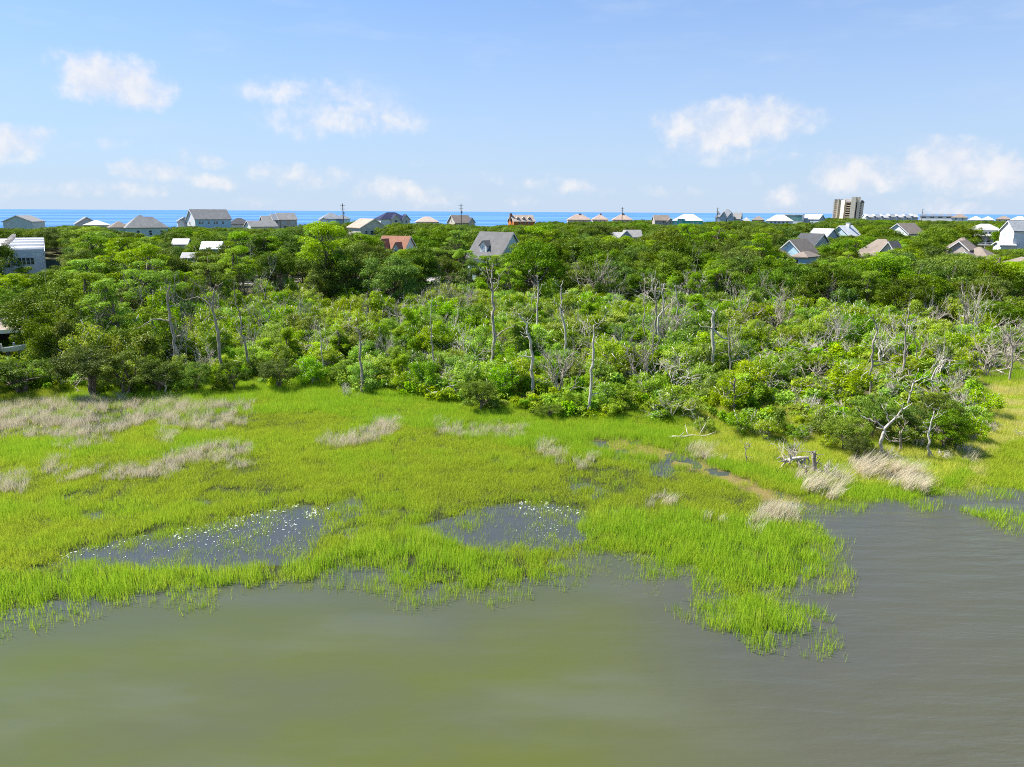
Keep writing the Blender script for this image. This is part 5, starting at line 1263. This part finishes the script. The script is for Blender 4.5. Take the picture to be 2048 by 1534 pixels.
def grown(kind, k):
    out_ = []
    for i in range(k):
        rng = np.random.default_rng(hash_(kind) + i)
        if kind == 'oak':          # broad billowing live oak, 9 m across, 9 m tall
            C, R = dome(rng, 76, 4.6, 4.6, 3.7, 5.3, .45, 1.15, .62, -.7, .15)
            leaf = leaf_cloud(rng, C, R, 17000, .12, .29, shell=(.5, 1.18)); tr = limbs(rng, C, 3.6, .28, 14, stems=rng.integers(1, 4), lean=.8); lm = 'oak'
        elif kind == 'tall':       # upright tree with its trunk in view
            C, R = dome(rng, 40, 3.0, 3.0, 2.9, 7.4, .6, 1.25, .7, -.5)
            leaf = leaf_cloud(rng, C, R, 9500, .12, .30, shell=(.5, 1.18)); tr = limbs(rng, C, 6.0, .20, 12, lean=.4); lm = 'oak'
        elif kind == 'pine':       # loblolly: bare trunk, flat bright layers of needles
            C, R = [], []
            for j in range(26):
                z = rng.uniform(4.6, 9.6); w = 2.9 * (1 - ((z - 4.2) / 6.2) ** 2) + .5; a = rng.uniform(0, 6.28); r = rng.uniform(.3, 1) * w
                C.append((r * math.cos(a), r * math.sin(a), z + .15 * r)); q = rng.uniform(.6, 1.15); R.append((q, q, q * .42))
            C, R = np.array(C), np.array(R)
            leaf = leaf_cloud(rng, C, R, 4600, .26, .5, .22, .6, .2); tr = limbs(rng, C, 9.3, .145, 24, lean=.5); lm = 'pine'
        elif kind == 'youngpine':  # small bushy pine
            C, R = [], []
            for j in range(26):
                z = rng.uniform(.8, 4.4); w = 1.5 * (1 - (z / 5.0) ** 1.4) + .12; a = rng.uniform(0, 6.28); r = rng.uniform(.5, 1) * w
                C.append((r * math.cos(a), r * math.sin(a), z)); q = rng.uniform(.35, .6); R.append((q, q, q * .7))
            C, R = np.array(C), np.array(R)
            leaf = leaf_cloud(rng, C, R, 3600, .2, .4, .22, .6, .2); tr = limbs(rng, C, 4.0, .09, 10, lean=.15); lm = 'pine'
        elif kind == 'cedar':
            C, R = [], []
            for j in range(30):
                z = rng.uniform(.3, 3.6); w = 1.25 * (1 - (z / 4.0) ** 1.3) + .1; a = rng.uniform(0, 6.28); r = rng.uniform(.4, 1) * w
                C.append((r * math.cos(a), r * math.sin(a), z)); q = rng.uniform(.3, .55); R.append((q, q, q * 1.1))
            C, R = np.array(C), np.array(R)
            leaf = leaf_cloud(rng, C, R, 3600, .12, .26, .45, .4, .2); tr = limbs(rng, C, 2.6, .10, 8, lean=.2); lm = 'cedar'
        else:                      # wax myrtle: loose many stemmed bush, about 3.6 m across and 3 m tall
            C, R = dome(rng, 52, 1.8, 1.8, 1.55, 1.5, .2, .56, .8, -.75, .3)
            leaf = leaf_cloud(rng, C, R, 8200, .075, .18, .5, shell=(.4, 1.2)); tr = limbs(rng, C * 1.22, 1.3, .055, 30, stems=4, lean=.6); lm = 'scrub'
        fo = np_mesh(kind + '_crown', leaf[0], leaf[1], 4, {'tint': leaf[2]}, MAT[lm])
        out_.append((fo, tr.mesh(kind + '_trunk', MAT['deadwood'] if kind == 'myrtle' else MAT['bark'], True)))
    return out_
def hash_(s): return sum(ord(c) * (i + 3) for i, c in enumerate(s)) * 10
SHAPES = {'oak': grown('oak', 7), 'tall': grown('tall', 4), 'pine': grown('pine', 6), 'youngpine': grown('youngpine', 4), 'cedar': grown('cedar', 4), 'myrtle': grown('myrtle', 9)}
TOP = {'oak': 9.9, 'tall': 10.8, 'pine': 10.1, 'youngpine': 4.8, 'cedar': 4.0, 'myrtle': 3.75}
RADI = {'oak': 5.0, 'tall': 3.6, 'pine': 3.2, 'youngpine': 1.7, 'cedar': 1.5, 'myrtle': 2.2}
BARES = [dead_shrub_mesh(np.random.default_rng(170 + i), 4, 5.0, 2.2, .085, 0, 4).mesh('bare_tree', MAT['deadwood'] if i % 2 else MAT['greywood']) for i in range(5)]
DEADS = [dead_shrub_mesh(np.random.default_rng(70 + i), 8, 2.2 + .3 * i, 1.5, .035, 0, 3).mesh('dead_shrub', MAT['twig']) for i in range(5)]

# ------------------------------------------------------------------ where the canopy may stand
SKY_X, SKY_Y = zip(*[(-400, 455), (0, 452), (40, 449), (80, 453), (110, 448), (140, 446), (180, 446.5), (215, 450), (230, 448), (260, 455), (320, 451), (340, 447), (380, 445), (420, 444), (445, 448), (470, 451), (500, 451), (560, 450), (600, 445), (620, 441), (680, 438), (705, 435),
    (720, 440), (740, 447), (760, 445), (800, 441), (880, 442), (930, 443), (960, 448), (985, 449), (1000, 446), (1050, 442), (1100, 438), (1150, 438), (1200, 436), (1260, 434), (1300, 434), (1340, 440), (1400, 441), (1450, 437), (1500, 436), (1550, 441), (1600, 438), (1660, 430.5), (1720, 433.5), (1800, 434), (1850, 433), (1900, 437), (1950, 437), (2048, 439), (2500, 441)])
HA = np.array(HOUSES)
FA = np.array(FOOT)
def cap_top(X, Y, r):
    """highest a plant of radius r at X, Y may reach and still leave in view what the photo shows behind it"""
    px, _ = proj(X, Y, 6.0); px = float(px); hw = r * .62 * FPX / Y
    z = P(px, np.interp(px, SKY_X, SKY_Y) + .6, Y)[2] if Y > 120 else 40.0
    sel = HA[(HA[:, 0] < px + hw) & (HA[:, 1] > px - hw) & (HA[:, 3] > Y - .2)]
    if len(sel): z = min(z, P(px, sel[:, 2].max() + 1.0, Y)[2])
    return z
def blocked(X, Y, m):
    return bool(((FA[:, 0] - X) ** 2 + (FA[:, 1] - Y) ** 2 < (FA[:, 2] + m) ** 2).any())

ORD = ('nearest', 'second', 'third', 'fourth', 'fifth', 'sixth', 'seventh', 'eighth', 'ninth', 'tenth', 'eleventh', 'twelfth', 'thirteenth', 'fourteenth', 'fifteenth', 'sixteenth', 'seventeenth', 'eighteenth', 'nineteenth', 'twentieth')
PLANTS = []      # kind, X, Y, scale xy, scale z, variant, rotation, look
def plant(kind, X, Y, top, sxy=None, look=None, rng=RNG):
    gz = hz(X, Y); k = int(rng.integers(0, 99))
    sz = (top - gz) / TOP[kind]
    if sxy is None: sxy = np.clip(sz * rng.uniform(.9, 1.15), .55, 1.5)
    PLANTS.append((kind, X, Y, gz, sxy, sz, k, rng.uniform(0, 6.28), look))

def jitter_grid(x0, x1, y0, y1, s, rng):
    for y in np.arange(y0, y1, s):
        for x in np.arange(x0, x1, s):
            yield x + rng.uniform(-.42, .42) * s, y + rng.uniform(-.42, .42) * s

def px_of(X, Y, Z=1.0):
    a, b = proj(X, Y, Z); return float(a), float(b)

# far edge of the low scrub: beyond it stand the tall trees (distance by photo x)
BACK_X = [-300, 330, 380, 430, 720, 930, 1300, 1480, 1560, 1700, 1850, 1880, 1950, 2048, 2400]
BACK_D = [70, 72, 92, 110, 112, 118, 114, 112, 104, 104, 98, 90, 92, 92, 92]
def grow_everything():
    rng = np.random.default_rng(11)
    # the low scrub
    for X, Y in jitter_grid(-105, 105, 55, 136, 2.95, rng):
        px, py = px_of(X, Y)
        if px < -60 or px > 2110: continue
        e = Y - float(tree_dist(px)); back = np.interp(px, BACK_X, BACK_D)
        if e < .6 or Y > back + 16: continue
        if Y > back and rng.uniform() < .35: continue
        if px > 1950 and e < 4: continue
        if px > 1340 and e < 1.5 and rng.uniform() < .3: continue
        if rng.uniform() < .10 or blocked(X, Y, 1.0): continue
        u = (Y - 60) / 50
        want = hz(X, Y) + (2.2 + 1.6 * sstep(e, 0, 12) + rng.uniform(-.7, 1.4) + .9 * float(wavy(X, Y, 11.0)))
        if px < 430: want += 1.5
        if Y > back: want += rng.uniform(.3, 1.8)
        r = rng.uniform()
        kind = 'dead' if r < .27 + .20 * (px > 1450 and e < 22) else 'cedar' if r < .26 + .14 * (px < 420 and e < 9) else 'youngpine' if r < .31 else 'myrtle'
        c = cap_top(X, Y, 2.6)
        t = min(want, c)
        if t - hz(X, Y) < 1.0: continue
        if kind == 'dead' and rng.uniform() < .48 and e > 3:
            PLANTS.append(('bare', X, Y, hz(X, Y), rng.uniform(.8, 1.1), min(rng.uniform(.75, 1.25), max((c - hz(X, Y)) / 5.0, .5)), int(rng.integers(0, 5)), rng.uniform(0, 6.28), None)); continue
        if kind == 'dead':
            PLANTS.append(('dead', X, Y, hz(X, Y), rng.uniform(.8, 1.3), (t - hz(X, Y)) / 3.0 * rng.uniform(.9, 1.1), int(rng.integers(0, 5)), rng.uniform(0, 6.28), None)); continue
        plant(kind, X, Y, t, np.clip((t - hz(X, Y)) / TOP[kind] * rng.uniform(.95, 1.25), .6, 1.4), None, rng)
    # hand placed trees that give the photo its shape: kind, photo x, distance, photo y of the top, width factor
    for kind, x, D, y, s, look in (('pine', 236, 79, 556, 1.1, 'leaning'), ('pine', 300, 92, 512, 1.1, None), ('pine', 175, 86, 545, 1.0, None), ('oak', 100, 75, 606, .95, 'large'), ('oak', 30, 88, 556, 1.0, None), ('oak', 140, 96, 525, 1.0, None),
                             ('pine', 655, 126, 515, .9, 'umbrella'), ('pine', 1018, 118, 522, .8, None), ('pine', 975, 122, 510, .9, 'olive'), ('pine', 1392, 116, 545, .8, None), ('pine', 1344, 112, 556, .6, None), ('pine', 1660, 118, 520, 1.0, None), ('pine', 1790, 118, 506, 1.1, None), ('pine', 1830, 112, 560, .6, None),
                             ('youngpine', 800, 82, 648, 1.0, None), ('youngpine', 1655, 73, 700, 1.3, None), ('youngpine', 1620, 82, 655, 1.0, None), ('youngpine', 1690, 80, 690, 1.1, None), ('pine', 1745, 88, 622, .75, 'olive'), ('pine', 420, 112, 505, 1.0, None), ('pine', 365, 104, 540, .9, None), ('pine', 480, 128, 490, .9, None), ('pine', 560, 132, 496, .9, None),
                             ('oak', 1560, 122, 500, 1.1, None), ('oak', 1480, 128, 502, 1.1, None), ('oak', 1900, 104, 570, 1.0, None), ('oak', 1980, 108, 540, 1.1, None), ('oak', 1950, 128, 512, 1.0, 'magnolia'), ('oak', 1700, 126, 520, 1.0, None), ('oak', 1620, 130, 512, 1.0, None), ('oak', 440, 305, 445, 1.3, 'dome'), ('oak', 385, 300, 446, 1.1, None), ('oak', 705, 285, 436, .9, 'knoll'),
                             ('tall', 880, 132, 506, 1.0, None), ('tall', 905, 134, 512, .9, None), ('tall', 770, 130, 520, .8, None), ('tall', 600, 136, 505, .9, None)):
        p = P(x, y, D); plant(kind, p[0], D, min(p[2], cap_top(p[0], D, RADI[kind] * .7) + .3), s * (p[2] - hz(p[0], D)) / TOP[kind], look, rng)
    # shrubs and stunted oaks of the right shore, set among the bleached wood: kind, photo x and y of the foot, photo height, width factor
    for kind, x, y, hpx, s in (('oak', 45, 787, 128, 1.0), ('oak', 185, 790, 112, .95), ('oak', 255, 791, 96, .9), ('oak', 318, 789, 84, .95), ('oak', 392, 786, 70, .9), ('oak', 470, 781, 64, .9), ('oak', 560, 779, 72, .9), ('oak', 960, 822, 74, .9), ('oak', 1100, 836, 56, .9), ('myrtle', 1482, 868, 62, 1.0), ('myrtle', 1535, 880, 54, 1.1), ('cedar', 1556, 872, 62, 1.0), ('oak', 1690, 903, 82, .95), ('myrtle', 1722, 902, 46, 1.0), ('oak', 1800, 888, 92, .9), ('myrtle', 1832, 896, 64, 1.0), ('oak', 1885, 902, 96, .8), ('cedar', 1908, 900, 62, 1.1),
                               ('myrtle', 1942, 884, 60, 1.0), ('myrtle', 1905, 858, 66, 1.2), ('myrtle', 1950, 850, 50, 1.1), ('oak', 1868, 872, 92, .9), ('myrtle', 1640, 868, 66, 1.2), ('myrtle', 1590, 880, 44, 1.1), ('oak', 1740, 878, 96, .9), ('myrtle', 1410, 866, 42, 1.1), ('myrtle', 1580, 906, 26, .9), ('oak', 1712, 922, 60, .7), ('myrtle', 1960, 832, 64, 1.2), ('myrtle', 1655, 898, 40, 1.0)):
        g = G(x, y, .2); k = g[1] / 1290; h = hpx * k
        sx = s * h / TOP[kind] * (1.25 if kind == 'oak' else 1.05)
        top = hz(g[0], g[1]) + h
        if x < 1150: top = min(top, max(cap_top(g[0], g[1], RADI[kind] * sx * .6), hz(g[0], g[1]) + 1.5))
        plant(kind, g[0], g[1], top, sx, 'shore', rng)
    # the wood behind, nearest trees one by one
    n_oak = 0; cand = []
    for _ in range(26):      # dead oaks standing in the edge of the tall wood
        x = rng.uniform(20, 2030); D = float(np.interp(x, BACK_X, BACK_D)) + rng.uniform(-4, 30); p = P(x, 560, D)
        if not blocked(p[0], D, 2): PLANTS.append(('bare', p[0], D, hz(p[0], D), rng.uniform(1.0, 1.4), min(rng.uniform(1.4, 1.9), (cap_top(p[0], D, 2.0) - hz(p[0], D)) / 5.0), int(rng.integers(0, 5)), rng.uniform(0, 6.28), None))
    for X, Y in jitter_grid(-200, 200, 70, 262, 6.6, rng):
        px, py = px_of(X, Y, 7.0)
        if px < -70 or px > 2120: continue
        back = np.interp(px, BACK_X, BACK_D)
        if Y < back + 2 or blocked(X, Y, 2.5): continue
        if any((X - p[1]) ** 2 + (Y - p[2]) ** 2 < 14 for p in PLANTS if p[0] in ('oak', 'pine', 'tall')): continue
        if Y > 140 and np.min((ROAD[:, 0] - X) ** 2 + (ROAD[:, 1] - Y) ** 2) < 20: continue
        cand.append((Y, X))
    cand.sort(); far = []
    for Y, X in cand:
        px, py = px_of(X, Y, 7.0); gz = hz(X, Y)
        c = cap_top(X, Y, 4.0)
        r = rng.uniform()
        kind = 'pine' if r < (.34 if px < 1000 else .16) and Y < 190 else 'tall' if r < .45 and Y < 175 and 430 < px < 960 else 'oak'
        want = gz + (9.6 + 1.2 * float(wavy(X, Y, 30.0)) + rng.normal(0, 1.5)) * (.88 if Y < 100 else 1.0) + (1.0 if kind == 'pine' else 0)
        t = min(want, c)
        if t - gz < 3.2: 
            if t - gz > 1.3: plant('myrtle', X, Y, t, 1.4, None, rng)
            continue
        if kind == 'oak' and n_oak >= 262: far.append((X, Y, gz, t)); continue
        n_oak += kind == 'oak'
        s = (t - gz) / TOP[kind]
        plant(kind, X, Y, t, np.clip(s * rng.uniform(.95, 1.2), .75, 1.35), None, rng)
    # the wood further off, too many to count
    for X, Y in jitter_grid(-470, 560, 250, 760, 8.2, rng):
        if abs(X) > .80 * Y + 12 or Y > coast(X) - 62 or (Y < 262 and abs(X) < 200): continue
        if blocked(X, Y, 3.0): continue
        px, _ = px_of(X, Y, 8.0); dmax = np.interp(px, [0, 600, 1000, 1300, 1700, 2048], [315, 330, 400, 480, 620, 600])
        if Y > dmax: continue
        gz = hz(X, Y); c = cap_top(X, Y, 4.0)
        want = gz + 9.4 + 1.6 * float(wavy(X, Y, 46.0)) + rng.uniform(-1.5, 1.5)
        if Y > dmax - 45: want = max(want, c - abs(rng.normal(0, .7)))      # the last rows make the skyline
        t = min(want, c)
        if t - gz > 2.0: far.append((X, Y, gz, t))
    return far
FAR = grow_everything()

# the bushes that show largest stay single; the rest, past three hundred, make one thicket
_my = sorted([i for i, p in enumerate(PLANTS) if p[0] == 'myrtle'], key=lambda i: -PLANTS[i][4] * PLANTS[i][5] / PLANTS[i][2] ** 2)
_my = [i for i in _my if PLANTS[i][8] == 'shore'] + [i for i in _my if PLANTS[i][8] != 'shore']
THICKET = [PLANTS[i] for i in _my[300:]]
_drop = set(_my[300:]); PLANTS = [p for i, p in enumerate(PLANTS) if i not in _drop]
def make_thicket():
    if not THICKET: return
    a = np.array([(p[1], p[2], p[3], p[4], p[5], p[6], p[7]) for p in THICKET]); n = len(a)
    scatter('scrub_thicket', a[:, :3], a[:, 6], np.stack([a[:, 3], a[:, 3], a[:, 4]], -1), a[:, 5].astype(int) % 9, np.zeros(n), source_collection('thicket_source', [s[0] for s in SHAPES['myrtle']]))
make_thicket()

def make_woodland():
    rng = np.random.default_rng(3)
    coll = source_collection('woodland_source', [s[0] for s in SHAPES['oak']])
    a = np.array(FAR); n = len(a); h = a[:, 3] - a[:, 2]
    # crowns taller than a live oak's stand on higher ground hidden below: lift them, do not stretch them
    sz = np.clip(h / TOP['oak'], .3, 1.25); lift = np.maximum(h - TOP['oak'] * sz, 0)
    sx = np.clip(sz * rng.uniform(1.0, 1.3, n), .8, 1.4)
    return scatter('woodland', np.stack([a[:, 0], a[:, 1], a[:, 2] + lift], -1), rng.uniform(0, 6.28, n), np.stack([sx, sx, sz], -1), rng.integers(0, 7, n), rng.uniform(0, 1, n), coll)
make_woodland()

NAMES = {'oak': ('live_oak', 'live oak', 'live oaks in the wood'), 'tall': ('slender_tree', 'slender tree', 'slender trees before the road'), 'pine': ('pine_tree', 'pine tree', 'pines in and around the wood'),
         'youngpine': ('young_pine', 'young pine', 'young pines in the scrub'), 'cedar': ('cedar_bush', 'cedar', 'cedar bushes in the scrub'), 'myrtle': ('myrtle_bush', 'shrub', 'green bushes of the scrub'), 'dead': ('twiggy_shrub', 'twiggy shrub', 'grey twiggy shrubs in the scrub'), 'bare': ('bare_tree', 'bare tree', 'bare branching trees in the scrub')}
LOOKS = {'oak': ('dense dark live oak', 'dense dark live oak'), 'tall': ('slender tree with bare stem', 'slender tree'), 'pine': ('bright green layered pine', 'pine'), 'youngpine': ('bushy young pine', 'young pine'),
         'cedar': ('dense olive cedar', 'cedar'), 'myrtle': ('light green bush', 'bush'), 'dead': ('bare grey twiggy shrub', 'twiggy shrub'), 'bare': ('bare branching dead tree', 'dead tree')}
def label_plants():
    """each plant is named from the landmark nearest to it: which side of it, and how many away"""
    L = np.array([(x, y) for _, x, y in LAND]); by = {}
    near = []
    for i, p in enumerate(PLANTS):
        w = np.hypot((L[:, 0] - p[1]) * 1.0, (L[:, 1] - p[2]) * .8); near.append((w.min(), i, w))
    for _, i, w in sorted(near, key=lambda q: q[:2]):
        p = PLANTS[i]; X, Y = p[1], p[2]
        for j in np.argsort(w):
            j = int(j); dx, dy = X - L[j, 0] * Y / L[j, 1], Y - L[j, 1]
            side = ('right of' if dx > 0 else 'left of') if abs(dx) > abs(dy) * .6 else ('behind' if dy > 0 else 'in front of')
            v = by.setdefault((p[0], j, side), [])
            if len(v) < 12: v.append((w[j], i)); break
    lab = {}
    for (k, j, side), v in by.items():
        v.sort()
        for n, (_, i) in enumerate(v):
            size = ('low ' if PLANTS[i][5] * TOP.get(k, 2.8) < (2.3 if k in ('myrtle', 'cedar', 'dead') else 5.5) else '')
            w = LOOKS[k][0]
            lab[i] = '%s%s %s %s' % ('' if len(v) == 1 else ORD[min(n, 19)] + ' ', w, side, LAND[j][0])
    return lab
LABELS = label_plants()
SPECIAL = {'leaning': 'leaning', 'large': 'large', 'umbrella': 'umbrella', 'olive': 'olive', 'magnolia': 'm', 'dome': 'd', 'knoll': 'k'}
SPL = {('pine', 'leaning'): "bright pine leaning left with layered boughs at the left wood edge", ('oak', 'large'): "large spreading oak at the marsh edge beside the boathouse", ('pine', 'umbrella'): "umbrella shaped bright pine standing before the pale road", ('oak', 'magnolia'): "big dark glossy tree beside the low taupe roof",
       ('oak', 'dome'): "large dark dome of oak in front of the long light blue house", ('oak', 'knoll'): "round dark oak knoll left of the cream gabled house"}
def set_plants():
    for i, (kind, X, Y, gz, sxy, sz, k, rot, look) in enumerate(PLANTS):
        nm, cat, grp = NAMES[kind]; label = SPL.get((kind, look), LABELS[i])
        if kind in ('dead', 'bare'):
            o = put(nm, (DEADS if kind == 'dead' else BARES)[k], None, (X, Y, gz), rot, (sxy, sxy, sz)); tag(o, label, cat, grp); continue
        fo, tr = SHAPES[kind][k % len(SHAPES[kind])]
        t = thing(nm, label, cat, (X, Y, gz), rot, grp, (sxy, sxy, sz))
        if kind == 'pine' and look == 'leaning': t.rotation_euler = (0, rad(-14), 0)
        if kind == 'pine' and look == 'olive': pass
        put('crown', fo, t); put('trunk', tr, t)
set_plants()

def undergrowth():
    """low weeds and seedlings under the scrub and along its foot"""
    rng = np.random.default_rng(31)
    ms = []
    for i in range(4):
        C, R = dome(rng, 8, .5, .5, .35, .3, .15, .3, .8, -.6)
        l = leaf_cloud(rng, C, R, 420, .10, .22, .5); ms.append(np_mesh('weed', l[0], l[1], 4, {'tint': l[2]}, MAT['scrub']))
    coll = source_collection('undergrowth_source', ms)
    n = 5200; Y = np.sqrt(rng.uniform(55 ** 2, 122 ** 2, n)); X = rng.uniform(-1, 1, n) * (.79 * Y + 3); px, _ = proj(X, Y, 0 * X)
    e = Y - tree_dist(px); q = (e > .2) & ~((px > 1950) & (e < 21)) & ((px < 1340) | (e > 2.0) | (rng.uniform(0, 1, n) < .3)); X, Y = X[q], Y[q]; n = len(X)
    s = rng.uniform(.7, 2.0, n)
    scatter('undergrowth', np.stack([X, Y, height(X, Y)], -1), rng.uniform(0, 6.28, n), np.stack([s, s, s * rng.uniform(.7, 1.4, n)], -1), rng.integers(0, 4, n), rng.uniform(0, 1, n), coll)
undergrowth()
